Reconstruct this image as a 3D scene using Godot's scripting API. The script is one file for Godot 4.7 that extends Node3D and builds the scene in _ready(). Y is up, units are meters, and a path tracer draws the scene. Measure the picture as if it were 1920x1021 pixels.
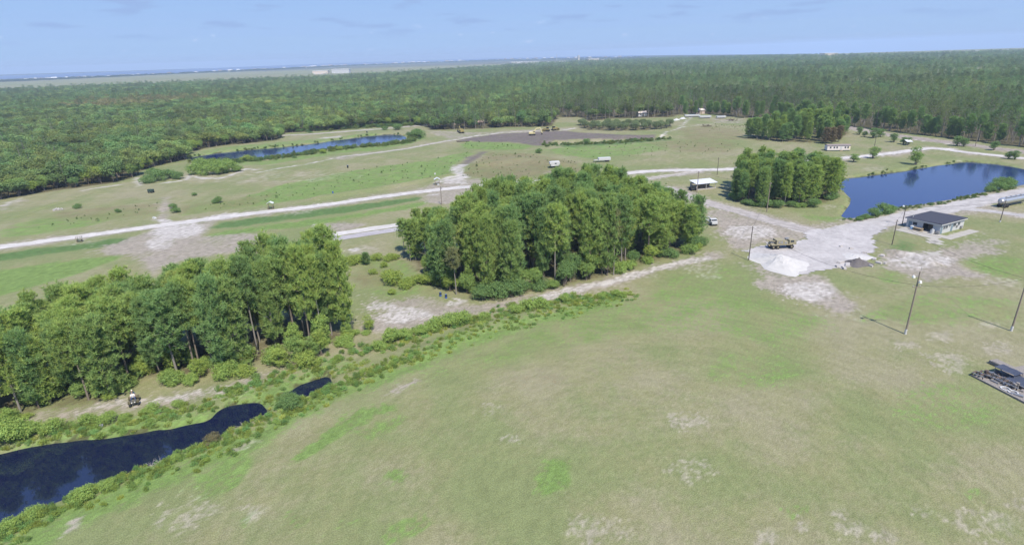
extends Node3D

# ---------------------------------------------------------------- mesh builder
class Shape:
	var v := PackedVector3Array()
	var n := PackedVector3Array()
	var c := PackedColorArray()
	var tint := Color.WHITE
	func tri(p: Vector3, q: Vector3, r: Vector3, out: Vector3) -> void:
		var m := (r - p).cross(q - p)
		if m.length_squared() < 1e-14:
			return
		m = m.normalized()
		if m.dot(out) < 0.0:
			var s := q
			q = r
			r = s
			m = -m
		v.append(p); v.append(q); v.append(r)
		n.append(m); n.append(m); n.append(m)
		c.append(tint); c.append(tint); c.append(tint)
	func quad(p: Vector3, q: Vector3, r: Vector3, s: Vector3, out: Vector3) -> void:
		tri(p, q, r, out)
		tri(p, r, s, out)
	func box(at: Vector3, size: Vector3, turn := Basis(), taper := 1.0) -> void:
		var h := size / 2.0
		var k: Array[Vector3] = []
		for y in [-1, 1]:
			var t := taper if y > 0 else 1.0
			for p in [Vector2(-1, -1), Vector2(1, -1), Vector2(1, 1), Vector2(-1, 1)]:
				k.append(at + turn * Vector3(p.x * h.x * t, y * h.y, p.y * h.z * t))
		quad(k[0], k[1], k[2], k[3], -turn.y)
		quad(k[4], k[5], k[6], k[7], turn.y)
		for i in 4:
			var j := (i + 1) % 4
			quad(k[i], k[j], k[4 + j], k[4 + i], (k[i] + k[j]) / 2.0 - at)
	func tube(a: Vector3, b: Vector3, r0: float, r1: float, sides := 8, caps := true) -> void:
		var d := (b - a).normalized()
		var x := d.cross(Vector3.UP if absf(d.y) < 0.9 else Vector3.RIGHT).normalized()
		var y := d.cross(x)
		for i in sides:
			var a0 := TAU * i / sides
			var a1 := TAU * (i + 1) / sides
			var u0 := x * cos(a0) + y * sin(a0)
			var u1 := x * cos(a1) + y * sin(a1)
			var at := v.size()
			quad(a + u0 * r0, a + u1 * r0, b + u1 * r1, b + u0 * r1, u0 + u1)
			for m in range(at, v.size()):
				var w := v[m] - a
				var o := w - d * w.dot(d)
				if o.length_squared() > 1e-8:
					n[m] = o.normalized()
			if caps:
				tri(a, a + u0 * r0, a + u1 * r0, -d)
				tri(b, b + u0 * r1, b + u1 * r1, d)
	func path(p: Array, r0: float, r1: float, sides := 5) -> void:
		for i in p.size() - 1:
			tube(p[i], p[i + 1], lerpf(r0, r1, float(i) / (p.size() - 1)), lerpf(r0, r1, float(i + 1) / (p.size() - 1)), sides, i == p.size() - 2)
	func wheel(at: Vector3, r: float, w: float, axis := Vector3(0, 0, 1), sides := 14) -> void:
		var p := [[r * 0.8, w * 0.5], [r * 0.95, w * 0.46], [r, w * 0.3], [r, -w * 0.3], [r * 0.95, -w * 0.46], [r * 0.8, -w * 0.5]]
		for i in p.size() - 1:
			tube(at + axis * p[i][1], at + axis * p[i + 1][1], p[i][0], p[i + 1][0], sides, false)
		tube(at + axis * w * 0.42, at - axis * w * 0.42, r * 0.8, r * 0.8, sides, true)
	func gable(at: Vector3, size: Vector3, rise: float, thick: float, turn := Basis()) -> void:
		# two roof slabs whose ridge runs along x; size.x long, size.z wide
		for s: float in [-1.0, 1.0]:
			var a := atan2(rise, size.z / 2.0)
			var slab := Vector2(size.z / 2.0, rise).length()
			var b := turn * Basis(Vector3.RIGHT, a * s)
			box(at + turn * Vector3(0, rise / 2.0, s * size.z / 4.0), Vector3(size.x, thick, slab + 0.04), b)
	func mesh() -> ArrayMesh:
		var a := []
		a.resize(Mesh.ARRAY_MAX)
		a[Mesh.ARRAY_VERTEX] = v
		if n.size() == v.size():
			a[Mesh.ARRAY_NORMAL] = n
		a[Mesh.ARRAY_COLOR] = c
		var m := ArrayMesh.new()
		m.add_surface_from_arrays(Mesh.PRIMITIVE_TRIANGLES, a)
		return m

var used := {}
var mats := {}
var rng := RandomNumberGenerator.new()

func numbered(called: String) -> String:
	var k: int = used.get(called, 0)
	used[called] = k + 1
	return called if k == 0 else "%s_%03d" % [called, k]

func tag(o: Node3D, label: String, category: String, group := "", kind := "") -> Node3D:
	if label: o.set_meta("label", label)
	if category: o.set_meta("category", category)
	if group: o.set_meta("group", group)
	if kind: o.set_meta("kind", kind)
	return o

func thing(called: String, label: String, category: String, at: Vector3, turn := 0.0, group := "") -> Node3D:
	var o := Node3D.new()
	o.name = numbered(called)
	add_child(o)
	o.position = at
	o.rotation.y = turn
	return tag(o, label, category, group)

func put(called: String, s: Variant, m: Material, parent: Node3D = null) -> MeshInstance3D:
	var o := MeshInstance3D.new()
	o.mesh = s.mesh() if s is Shape else s
	o.material_override = m
	if parent == null:
		o.name = numbered(called)
		add_child(o)
	else:
		o.name = called
		parent.add_child(o, true)
	return o

func part(called: String, parent: Node3D, m: Material, boxes: Array) -> MeshInstance3D:
	var s := Shape.new()
	for b in boxes:
		s.box(b[0], b[1], b[2] if b.size() > 2 else Basis())
	return put(called, s, m, parent)

func paint(key: String, c: Color, rough := 0.85, metal := 0.0, tex: Texture2D = null, scale := 1.0, spec := 0.35) -> StandardMaterial3D:
	if mats.has(key):
		return mats[key]
	var m := StandardMaterial3D.new()
	m.resource_name = key
	m.albedo_color = c.linear_to_srgb()
	m.roughness = rough
	m.metallic = metal
	m.metallic_specular = spec
	m.vertex_color_use_as_albedo = true
	if tex:
		m.albedo_texture = tex
		m.uv1_triplanar = true
		m.uv1_world_triplanar = true
		m.uv1_scale = Vector3.ONE * scale
	mats[key] = m
	return m

func grain(seed_: int, freq: float, lo: float, hi: float, specks := 0.0, size := 512) -> ImageTexture:
	# a seamless grey-scale grain between lo and hi (sRGB), with a share of pale specks
	var f := FastNoiseLite.new()
	f.seed = seed_
	f.noise_type = FastNoiseLite.TYPE_SIMPLEX_SMOOTH
	f.frequency = freq
	f.fractal_octaves = 4
	f.fractal_gain = 0.65
	var im := f.get_seamless_image(size, size)
	var b := im.get_data()
	var out := PackedByteArray()
	out.resize(size * size * 3)
	var r := RandomNumberGenerator.new()
	r.seed = seed_
	for i in size * size:
		var t := clampf(b[i] / 255.0 + r.randf_range(-0.13, 0.13), 0.0, 1.0)
		var k := lerpf(lo, hi, t)
		if specks > 0.0 and r.randf() < specks:
			k = minf(1.0, hi * 1.12)
		var w := r.randf_range(-0.02, 0.02)
		out[i * 3] = int(255 * clampf(k + w, 0, 1))
		out[i * 3 + 1] = int(255 * clampf(k, 0, 1))
		out[i * 3 + 2] = int(255 * clampf(k - w, 0, 1))
	return ImageTexture.create_from_image(Image.create_from_data(size, size, false, Image.FORMAT_RGB8, out))

# ---------------------------------------------------------------- ground data
const NL := 9
enum {LUSH, DEEP, SCRUB, DRY, DIRT, MUD, SAND, FLOOR, WATER}
const AREA := [[-180.0, -255.0, 0.5, 720, 440], [-480.0, -820.0, 1.5, 640, 470]]  # x0, z0, cell, columns, rows
var lay: Array[PackedByteArray] = [PackedByteArray(), PackedByteArray()]
var ups: Array[PackedFloat32Array] = [PackedFloat32Array(), PackedFloat32Array()]
var n1 := FastNoiseLite.new()
var n2 := FastNoiseLite.new()
var n3 := FastNoiseLite.new()
var n4 := FastNoiseLite.new()

func flat_to(a: Array) -> PackedVector2Array:
	var o := PackedVector2Array()
	for i in range(0, a.size(), 2):
		o.append(Vector2(a[i], a[i + 1]))
	return o

func fill(layer: int, w: float, p: PackedVector2Array) -> void:
	var b := int(clampf(w, 0, 1) * 255)
	for k in 2:
		var g: Array = AREA[k]
		var q := PackedVector2Array()
		var lo := INF
		var hi := -INF
		for e in p:
			var t := Vector2((e.x - g[0]) / g[2], (e.y - g[1]) / g[2])
			q.append(t)
			lo = minf(lo, t.y)
			hi = maxf(hi, t.y)
		for j in range(maxi(0, int(lo)), mini(g[4] - 1, int(hi) + 1) + 1):
			var xs: Array[float] = []
			var y := float(j)
			for i in q.size():
				var a := q[i]
				var c := q[(i + 1) % q.size()]
				if (a.y <= y) != (c.y <= y):
					xs.append(a.x + (y - a.y) / (c.y - a.y) * (c.x - a.x))
			xs.sort()
			for m in range(0, xs.size() - 1, 2):
				for i in range(maxi(0, ceili(xs[m])), mini(g[3] - 1, floori(xs[m + 1])) + 1):
					var at: int = (j * g[3] + i) * NL + layer
					if lay[k][at] < b:
						lay[k][at] = b

func poly(layer: int, w: float, a: Array) -> void:
	fill(layer, w, flat_to(a))

func line(layer: int, w: float, width: float, a: Array) -> void:
	var p := flat_to(a)
	for i in p.size() - 1:
		var d := (p[i + 1] - p[i]).normalized()
		var s := Vector2(-d.y, d.x) * width / 2.0
		var e := d * width * 0.25
		fill(layer, w, PackedVector2Array([p[i] - e + s, p[i + 1] + e + s, p[i + 1] + e - s, p[i] - e - s]))

func spot(layer: int, w: float, cx: float, cz: float, ax: float, az: float, bx: float, bz: float) -> void:
	var det := ax * bz - az * bx
	if absf(det) < 1e-6:
		return
	var rx := absf(ax) + absf(bx)
	var rz := absf(az) + absf(bz)
	for k in 2:
		var g: Array = AREA[k]
		for j in range(maxi(0, int((cz - rz - g[1]) / g[2])), mini(g[4] - 1, int((cz + rz - g[1]) / g[2]) + 1) + 1):
			for i in range(maxi(0, int((cx - rx - g[0]) / g[2])), mini(g[3] - 1, int((cx + rx - g[0]) / g[2]) + 1) + 1):
				var x: float = g[0] + i * g[2] - cx
				var z: float = g[1] + j * g[2] - cz
				var u := (x * bz - z * bx) / det
				var t := (ax * z - az * x) / det
				var r := 1.0 - (u * u + t * t)
				if r > 0.0:
					var at: int = (j * g[3] + i) * NL + layer
					lay[k][at] = maxi(lay[k][at], int(255 * w * minf(1.0, r * 1.6)))

func ridge(height: float, half: float, a: Array) -> void:
	var p := flat_to(a)
	for k in 2:
		var g: Array = AREA[k]
		for s in p.size() - 1:
			var a0 := p[s]
			var a1 := p[s + 1]
			for j in range(maxi(0, int((minf(a0.y, a1.y) - half - g[1]) / g[2])), mini(g[4] - 1, int((maxf(a0.y, a1.y) + half - g[1]) / g[2])) + 1):
				for i in range(maxi(0, int((minf(a0.x, a1.x) - half - g[0]) / g[2])), mini(g[3] - 1, int((maxf(a0.x, a1.x) + half - g[0]) / g[2])) + 1):
					var q := Vector2(g[0] + i * g[2], g[1] + j * g[2])
					var d := Geometry2D.get_closest_point_to_segment(q, a0, a1).distance_to(q) / half
					if d < 1.0:
						var h := height * (1.0 - d * d) * (1.0 - d * d)
						var at: int = j * g[3] + i
						if absf(h) > absf(ups[k][at]):
							ups[k][at] = h

func sink_water() -> void:
	for k in 2:
		var g: Array = AREA[k]
		var w: int = g[3]
		var a := PackedFloat32Array()
		a.resize(w * g[4])
		for i in a.size():
			a[i] = lay[k][i * NL + WATER] / 255.0
		for pass_ in (3 if k == 0 else 1):
			for step: int in [1, w]:
				var o := a.duplicate()
				for i in range(step, a.size() - step):
					if a[i] != a[i - step] or a[i] != a[i + step]:
						o[i] = (a[i - step] + a[i] + a[i + step]) / 3.0
				a = o
		for i in a.size():
			if a[i] > 0.0:
				ups[k][i] = ups[k][i] * (1.0 - a[i]) - 1.5 * a[i]

func gh(x: float, z: float) -> float:
	var far := n1.get_noise_2d(x, z) * 0.3
	for k in 2:
		var g: Array = AREA[k]
		var fx: float = (x - g[0]) / g[2]
		var fz: float = (z - g[1]) / g[2]
		if fx < 0.0 or fz < 0.0 or fx >= g[3] - 1 or fz >= g[4] - 1:
			continue
		var i := int(fx)
		var j := int(fz)
		var at: int = j * g[3] + i
		var u := ups[k]
		return far + lerpf(lerpf(u[at], u[at + 1], fx - i), lerpf(u[at + g[3]], u[at + g[3] + 1], fx - i), fz - j)
	return far

const mown := Vector3(17.73, 0, -54.62)
const C_OLIVE := Color(0.256, 0.258, 0.132)
const C_TAN := Color(0.296, 0.280, 0.178)
const C_GREEN := Color(0.206, 0.244, 0.108)
const C_LAYER := [Color(0.168, 0.258, 0.076), Color(0.104, 0.182, 0.062), Color(0.200, 0.170, 0.096), Color(0.385, 0.350, 0.295), Color(0.338, 0.300, 0.262), Color(0.165, 0.140, 0.135), Color(0.490, 0.462, 0.440), Color(0.105, 0.092, 0.052), Color(0.100, 0.110, 0.050)]
const EDGE := [0.75, 0.7, 0.8, 0.85, 0.7, 0.6, 0.45, 0.6, 0.0]
const MOST := [0.92, 0.94, 0.72, 0.56, 0.88, 0.95, 1.0, 0.9, 1.0]

func ground_color(x: float, z: float) -> Color:
	var a := n1.get_noise_2d(x * 1.3 + 200.0, z * 1.3)
	var m1 := n1.get_noise_2d(x * 3.7, z * 3.7 + 500.0)
	var b := n2.get_noise_2d(x, z)
	var f := n3.get_noise_2d(x, z)
	var g4 := n4.get_noise_2d(x, z)
	var r := rng.randf_range(-1.0, 1.0)
	var c := C_OLIVE.lerp(C_TAN, clampf(0.34 + a * 0.8 + m1 * 0.7 + b * 0.45 + f * 0.3 + g4 * 0.25 + r * 0.10, 0.0, 1.0))
	c = c.lerp(C_GREEN, clampf(0.28 - a * 0.9 - m1 * 0.8 + b * 0.4 - f * 0.3 - g4 * 0.2, 0.0, 0.85))
	var wx := x + b * 1.5 + f * 0.9 + g4 * 0.4 + r * 0.2
	var wz := z + n2.get_noise_2d(x + 300.0, z) * 1.5 + n3.get_noise_2d(x, z + 300.0) * 0.9
	for k in 2:
		var g: Array = AREA[k]
		var fx: float = (wx - g[0]) / g[2]
		var fz: float = (wz - g[1]) / g[2]
		if fx < 0.0 or fz < 0.0 or fx >= g[3] - 1 or fz >= g[4] - 1:
			continue
		var i := int(fx)
		var j := int(fz)
		fx -= i
		fz -= j
		var at: int = (j * g[3] + i) * NL
		var down: int = g[3] * NL
		var t := lay[k]
		var noise := f * 0.42 + b * 0.36 + g4 * 0.42 + m1 * 0.25 + r * 0.16
		for l in NL:
			var p := t[at + l]
			var q := t[at + l + NL]
			var s := t[at + l + down]
			var e := t[at + l + down + NL]
			if p + q + s + e == 0:
				continue
			var w := lerpf(lerpf(p, q, fx), lerpf(s, e, fx), fz) / 255.0
			w += noise * EDGE[l]
			w = smoothstep(0.18, 0.80, w) * MOST[l]
			if w > 0.0:
				var m: Color = C_LAYER[l]
				m = m * (1.0 + f * 0.16 + g4 * 0.16 + r * 0.08)
				c = c.lerp(m, w)
		break
	# mown in wide arcs: faint concentric swaths
	var swath := 0.0
	if z > -135.0:
		var e := Vector2(x - mown.x, z - mown.z)
		swath = n3.get_noise_2d(e.length() * 0.9, e.angle() * 9.0) * 0.11 * smoothstep(-135.0, -105.0, z)
	return c * (1.0 + r * 0.06 + g4 * 0.10 + swath)

func soften() -> void:
	# patches of soil and growth have no drawn edge: spread each layer by about two metres
	for k in 2:
		var w: int = AREA[k][3]
		for l in [LUSH, DEEP, SCRUB, DRY, DIRT, MUD, FLOOR]:
			for pass_ in (3 if k == 0 else 1):
				for step: int in [(2 if k == 0 else 1) * NL, (2 if k == 0 else 1) * w * NL]:
					var a := lay[k]
					var o := a.duplicate()
					var i: int = step + l + (NL - step % NL if step % NL else 0)
					var n := a.size() - step
					while i < n:
						var p := a[i - step]
						var q := a[i + step]
						var m := a[i]
						if p != m or q != m:
							o[i] = (p + m + m + q) >> 2
						i += NL
					lay[k] = o

func out_of_sight(x: float, z: float, margin: float) -> bool:
	return z > -30.0 or absf(x) > -z * 1.02 + margin

# ---------------------------------------------------------------- the scene
func _ready() -> void:
	var cam := Camera3D.new()
	cam.name = "camera"
	cam.transform = Transform3D(Basis(Vector3(0.999528, -0.028721, 0.010882), Vector3(0.030713, 0.934686, -0.354144), Vector3(-0.000000, 0.354311, 0.935128)), Vector3(0, 50, 0))
	cam.fov = 50.8046
	cam.near = 0.5
	cam.far = 60000.0
	add_child(cam)
	var we := WorldEnvironment.new()
	we.name = "surroundings"
	var env := Environment.new()
	env.background_mode = Environment.BG_SKY
	env.tonemap_mode = Environment.TONE_MAPPER_LINEAR
	env.tonemap_exposure = 2.1
	env.sdfgi_enabled = true
	env.ssao_enabled = true
	env.ssil_enabled = true
	env.fog_enabled = true
	env.fog_density = 0.00015
	env.fog_light_color = Color(0.80, 0.89, 1.0)
	env.sky = Sky.new()
	env.sky.sky_material = sky_material()
	we.environment = env
	add_child(we)
	var sun := DirectionalLight3D.new()
	sun.name = "sun"
	sun.light_color = Color(1.0, 0.965, 0.90)
	sun.light_energy = 1.12
	sun.light_angular_distance = 0.53
	sun.shadow_enabled = true
	add_child(sun)
	sun.look_at_from_position(Vector3(0.37 * 0.565, 0.825, 0.93 * 0.565) * 100.0, Vector3.ZERO)

	rng.seed = 11
	for a in [[n1, 5, 0.012, 3], [n2, 6, 0.11, 3], [n3, 7, 0.6, 2], [n4, 9, 1.9, 2]]:
		a[0].seed = a[1]
		a[0].noise_type = FastNoiseLite.TYPE_SIMPLEX_SMOOTH
		a[0].frequency = a[2]
		a[0].fractal_octaves = a[3]
	for k in 2:
		lay[k].resize(AREA[k][3] * AREA[k][4] * NL)
		ups[k].resize(AREA[k][3] * AREA[k][4])
	paint_ground()
	sink_water()
	soften()
	paint_spots()
	build_ground()
	build_water()
	build_roads()
	build_far_land()
	build_trees()
	build_low_plants()
	build_yard()
	build_poles()
	build_field_things()
	build_pit_machines()
	build_canal_things()
	build_scrap_yard()
	build_coast()

func sky_material() -> PanoramaSkyMaterial:
	var w := 4096
	var h := 2048
	var top := Color(0.070, 0.160, 0.420)
	var mid := Color(0.160, 0.256, 0.432)
	var low := Color(0.190, 0.275, 0.425)
	var wisp := FastNoiseLite.new()
	wisp.seed = 21
	wisp.noise_type = FastNoiseLite.TYPE_SIMPLEX_SMOOTH
	wisp.frequency = 1.0
	wisp.fractal_octaves = 5
	var puff := FastNoiseLite.new()
	puff.seed = 33
	puff.noise_type = FastNoiseLite.TYPE_SIMPLEX_SMOOTH
	puff.frequency = 1.0
	puff.fractal_octaves = 5
	var bytes := PackedByteArray()
	for j in h:
		var e := 90.0 - (j + 0.5) / h * 180.0
		var s := sin(deg_to_rad(maxf(e, 0.0)))
		var c := low.lerp(mid, smoothstep(0.0, 0.16, s)).lerp(top, smoothstep(0.1, 1.0, pow(s, 0.7))).linear_to_srgb()
		var strip := PackedByteArray([int(c.r * 255 + 0.5), int(c.g * 255 + 0.5), int(c.b * 255 + 0.5)])
		while strip.size() < w * 3:
			strip.append_array(strip)
		if e > 0.3 and e < 14.0:
			var at := 0
			for i in w:
				var az := float(i) / w * 360.0
				var d := c
				# small fair-weather puffs low over the sea, thin grey-blue wisps higher up
				if e < 3.4:
					var p := puff.get_noise_2d(az * 0.36, e * 0.9 + 43.0)
					d = d.lerp(Color(0.600, 0.640, 0.730), 0.6 * smoothstep(0.50, 0.66, p) * smoothstep(0.3, 0.9, e) * smoothstep(3.4, 2.0, e))
				var q := wisp.get_noise_2d(az * 0.10 + 710.25, e * 0.8)
				d = d.lerp(Color(0.435, 0.515, 0.650), 0.8 * smoothstep(0.18, 0.50, q) * smoothstep(1.2, 3.0, e) * smoothstep(14.0, 9.0, e))
				strip[at] = int(d.r * 255 + 0.5)
				strip[at + 1] = int(d.g * 255 + 0.5)
				strip[at + 2] = int(d.b * 255 + 0.5)
				at += 3
		bytes.append_array(strip)
	var m := PanoramaSkyMaterial.new()
	m.panorama = ImageTexture.create_from_image(Image.create_from_data(w, h, false, Image.FORMAT_RGB8, bytes))
	return m

func paint_ground() -> void:
	# open water (its shoreline lies 0.75 m below the fields)
	for a in water_outlines():
		poly(WATER, 1.0, a[1])
	# forest floors
	for a in grove_outlines():
		poly(FLOOR, 0.62, a)
	poly(FLOOR, 0.9, forest_outline())
	# white shell-rock roads: pale verges beside them
	for r in road_list():
		line(DIRT, 0.62, r[2] * 2.1, r[3])
		line(SAND, 0.7, r[2] * 1.0, r[3])
	# tracks worn into the grass
	for r in [
		[DIRT, 0.8, 3.4, [-81.9,-72.6,-78.2,-73.9,-74.6,-75.5,-69.6,-76.6,-63,-78,-56.9,-79.2,-51.4,-80.1,-46.8,-81.4,-43.5,-84,-42.5,-86]],
		[DRY, 0.75, 2.0, [-69.6,-76.6,-63.3,-78.5,-57.2,-79.6,-49.3,-81.1,-46.3,-82.2]],
		[DIRT, 0.95, 4.2, [53.4,-140,41.3,-134.2,30.8,-128.7,21,-123.3,11.8,-118.3,2.1,-114.9,-7,-111,-13.5,-108.3,-22,-105.8,-26,-104.1,-29,-103.1]],
		[DRY, 0.95, 3.0, [50.8,-138.6,41.3,-134.2,30.8,-128.7,21,-123.3,11.8,-118.3,2.1,-114.9]],
		[SAND, 0.62, 2.8, [50.8,-138.6,41.3,-134.2,30.8,-128.7,21,-123.3,11.8,-118.3,4.5,-115.8]], [SAND, 0.45, 2.0, [-68.1,-76.8,-63.3,-78.5,-57.2,-79.6,-49.3,-81.1,-46.3,-82.2]],
		[DIRT, 0.75, 3.6, [-139.8,-230,-129.8,-211.4,-122.3,-196.9,-116.5,-184.9]],
		[SAND, 0.6, 2.4, [-180.1,-276.3,-170.8,-263.8,-164.4,-255.9]], [SAND, 0.72, 2.4, [-159.4,-260.9,-151,-266.9,-155.8,-279.1,-145.6,-271,-136,-268.3,-132.8,-282.2,-133.7,-292.2,-125.7,-288]],
		[SAND, 0.55, 2.4, [-187.9,-248.4,-182.4,-255.2,-175.7,-261]], [SAND, 0.5, 4.0, [-200.1,-221.7,-202.2,-229,-203.5,-235.6]],
		[SAND, 0.62, 2.2, [-121.3,-281.7,-114.6,-292,-104.8,-299.4,-93,-322.4]],
		[MUD, 0.75, 5.5, [-13.7,-322,-20.2,-297.2,-23.9,-279.6]], [SAND, 0.75, 6.0, [-23.8,-285.4,-24.5,-271.4,-22.3,-258.1,-20.3,-250.6]],
		[SAND, 0.62, 3.4, [-33.6,-378.4,-20.8,-392.5,-6.2,-404.5,16.4,-407.8,40.4,-410.9,48.8,-418.2]],
		[SAND, 0.5, 2.4, [91.8,-348,104.2,-383.2,117.9,-400.3,130.8,-412.8,147.7,-418.2]], [SAND, 0.5, 3.0, [117.9,-400.3,137.1,-446.4,147.6,-467.4]],
		[SCRUB, 0.36, 0.6, [-2.3,-85.9,11.2,-92.7,27,-93.8,37.1,-89.1]], [SCRUB, 0.36, 0.6, [2.9,-80.5,14.2,-86.7,27.5,-88.1,36.9,-83.6]], [SCRUB, 0.36, 0.6, [-6.2,-91.8,9.8,-98.2,28.6,-99.9,41.2,-95]],
		[DRY, 0.4, 0.6, [48.9,-47.7,51.2,-49.5,54.5,-50.9,57.7,-51.2]], [DRY, 0.4, 0.6, [49.8,-46.9,52,-48.7,54.8,-49.9,57.5,-50.2]],
	]:
		line(r[0], r[1], r[2], r[3])
	# bare and dry areas
	for r in [
		[DIRT, 0.85, [-122.6,-160.4,-118.3,-176,-115.7,-180.4,-100.5,-192.3,-97.8,-180.9,-95.9,-170.8,-82.3,-173.9,-77.7,-173.4,-75.4,-157.3,-89.2,-149.4,-93.6,-144.3,-91,-135.5,-98.4,-146,-109.5,-154.4,-117.8,-156.6]],
		[DRY, 0.8, [-116.5,-175.8,-107.9,-182.1,-101,-187.7,-96.8,-173.7,-93.5,-157.6,-97.7,-148.9,-106.5,-158.9]],
		[DIRT, 0.85, [-63.5,-177.2,-62.8,-183.4,-55.9,-183.9,-46.3,-180.3,-52.9,-172.5,-55.5,-169.4,-57.8,-166.9,-62.1,-170.1]],
		[DIRT, 0.75, [-32.1,-118.4,-24.7,-117.5,-21.6,-119.1,-14.2,-115.2,-9.6,-115.8,-9.3,-110.6,-13.5,-107.5,-16.9,-104.2,-20,-102,-27.1,-102.3,-29.1,-104.6,-30.4,-110.8]],
		[DRY, 0.8, [-32.1,-118.4,-29,-116.4,-25.5,-113.2,-23,-111.7,-24.8,-109.1,-30.2,-113.6]], [DRY, 0.8, [-29.6,-108.1,-24.3,-106.5,-18,-108.6,-12.8,-112.3,-9.6,-115.8,-8.8,-112.8,-13.5,-107.8,-17.5,-104.3,-23.5,-102.3,-27.9,-103.1]],
		[SAND, 0.62, [-15.5,-113.6,-13.1,-116.6,-10.2,-117,-9.5,-115.5,-11.7,-113.6,-14.5,-112.7]],
		[DIRT, 0.8, [-34.9,-240.4,-24.5,-250,-11.5,-248.1,-4.4,-236,-11.9,-229.9,-17,-209.5,-24.3,-202.3,-30.9,-208.7,-33,-217.6]],
		[SAND, 0.55, [-32.1,-245.5,-25,-256.1,-20.2,-249.4,-16.7,-237.8,-23.4,-237.7]],
		[DIRT, 0.9, [66.3,-185.1,73,-179.5,80.2,-162.1,84.2,-156.3,81.8,-151.4,76.2,-149.1,71.2,-151,60.9,-142.8,59.1,-148.9,59.8,-161]],
		[DRY, 0.75, [64.3,-174,72.8,-170,80.3,-157.8,78.9,-151.7,69.8,-151.2,61.5,-144.9,60.7,-154.6]],
		[DIRT, 0.9, [60.5,-134.4,63.7,-125.6,66.7,-123.2,73.3,-124.7,70.7,-116.1,70.9,-107.4,68.8,-103.6,63.6,-104,60.9,-108.1,57.6,-112,55.1,-118.3]],
		[DRY, 0.75, [60.6,-132.5,63,-123.2,71.9,-122.4,70.1,-107.4,68.6,-103.8,64.5,-105.2,60.8,-110.9,56.9,-120.4]],
		[DIRT, 0.85, [95,-140.8,102.6,-137.5,114,-140.7,124.6,-142.4,125.8,-135.3,117.4,-133.2,108.5,-130.1,105.3,-123,109.7,-119.2,107.8,-118.4,99.1,-120.1,91.3,-117.5,89.5,-125.4,90.8,-132.9]],
		[DRY, 0.8, [95.2,-139.5,101.6,-134.7,115.1,-138.4,122.4,-139,110.2,-131.8,105.1,-126.6,109.3,-119.3,99.6,-120.8,92.1,-124.2,91.7,-131.6]],
		[MUD, 0.85, [-33.4,-375.8,-20.6,-388.4,-6.2,-398.7,16.1,-401.9,39.9,-404.9,49.5,-393.8,68.8,-380.8,93.3,-367.1,88.7,-348.6,57.1,-351,27.9,-348.3,18.4,-337.3,2.5,-358.3,-17.4,-362.6]],
		[DIRT, 0.6, [-64.2,-437.3,-42.9,-422.5,-19.4,-410.6,3.1,-414.1,33.9,-422,48.8,-418.2,39.6,-402,10.2,-400.5,-18.6,-390.6,-35.2,-376.2,-48.8,-406]],
		[SCRUB, 0.6, [-22.1,-255.6,-18.9,-284.6,-9.8,-321.2,13.4,-309.5,33.2,-283,36.8,-261.3,23.9,-241.5,1.2,-242.7]], [SCRUB, 0.5, [79.7,-337.2,118.4,-351.4,131.2,-326.1,114.6,-297.1,91.1,-301.6]],
		[SCRUB, 0.5, [116.2,-400.7,141.1,-410,154.1,-376.5,135.9,-338.1,106.7,-344.6]], [DIRT, 0.5, [159.1,-451.6,181.1,-445.1,168.3,-412.5,149.8,-424.5]],
		[SCRUB, 0.5, [-170.5,-210,-151.8,-218.2,-136.6,-220.6,-126.9,-203.3,-141.7,-196.3,-162.5,-196.6]], [SCRUB, 0.5, [-125.3,-214.9,-109,-224.1,-94.8,-231.6,-95.3,-211.2,-107.1,-202.4,-119.8,-201]],
		[DIRT, 0.45, [-206.5,-229.5,-202.6,-235.5,-198.4,-235.9,-190.3,-214.8,-192.6,-212.7]], [DIRT, 0.5, [-89.2,-330.9,-78.2,-336.5,-77.9,-321.4,-85.8,-317.5]],
		[SCRUB, 0.55, [-41,-135.7,-36.6,-143.3,-28,-130.9,-30,-124.2,-36.7,-126.4]],
		[SAND, 0.6, [-130.8,-408.3,-119,-419.8,-115.8,-407.6,-129.1,-402.4]],
	]:
		poly(r[0], r[1], r[2])
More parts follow.
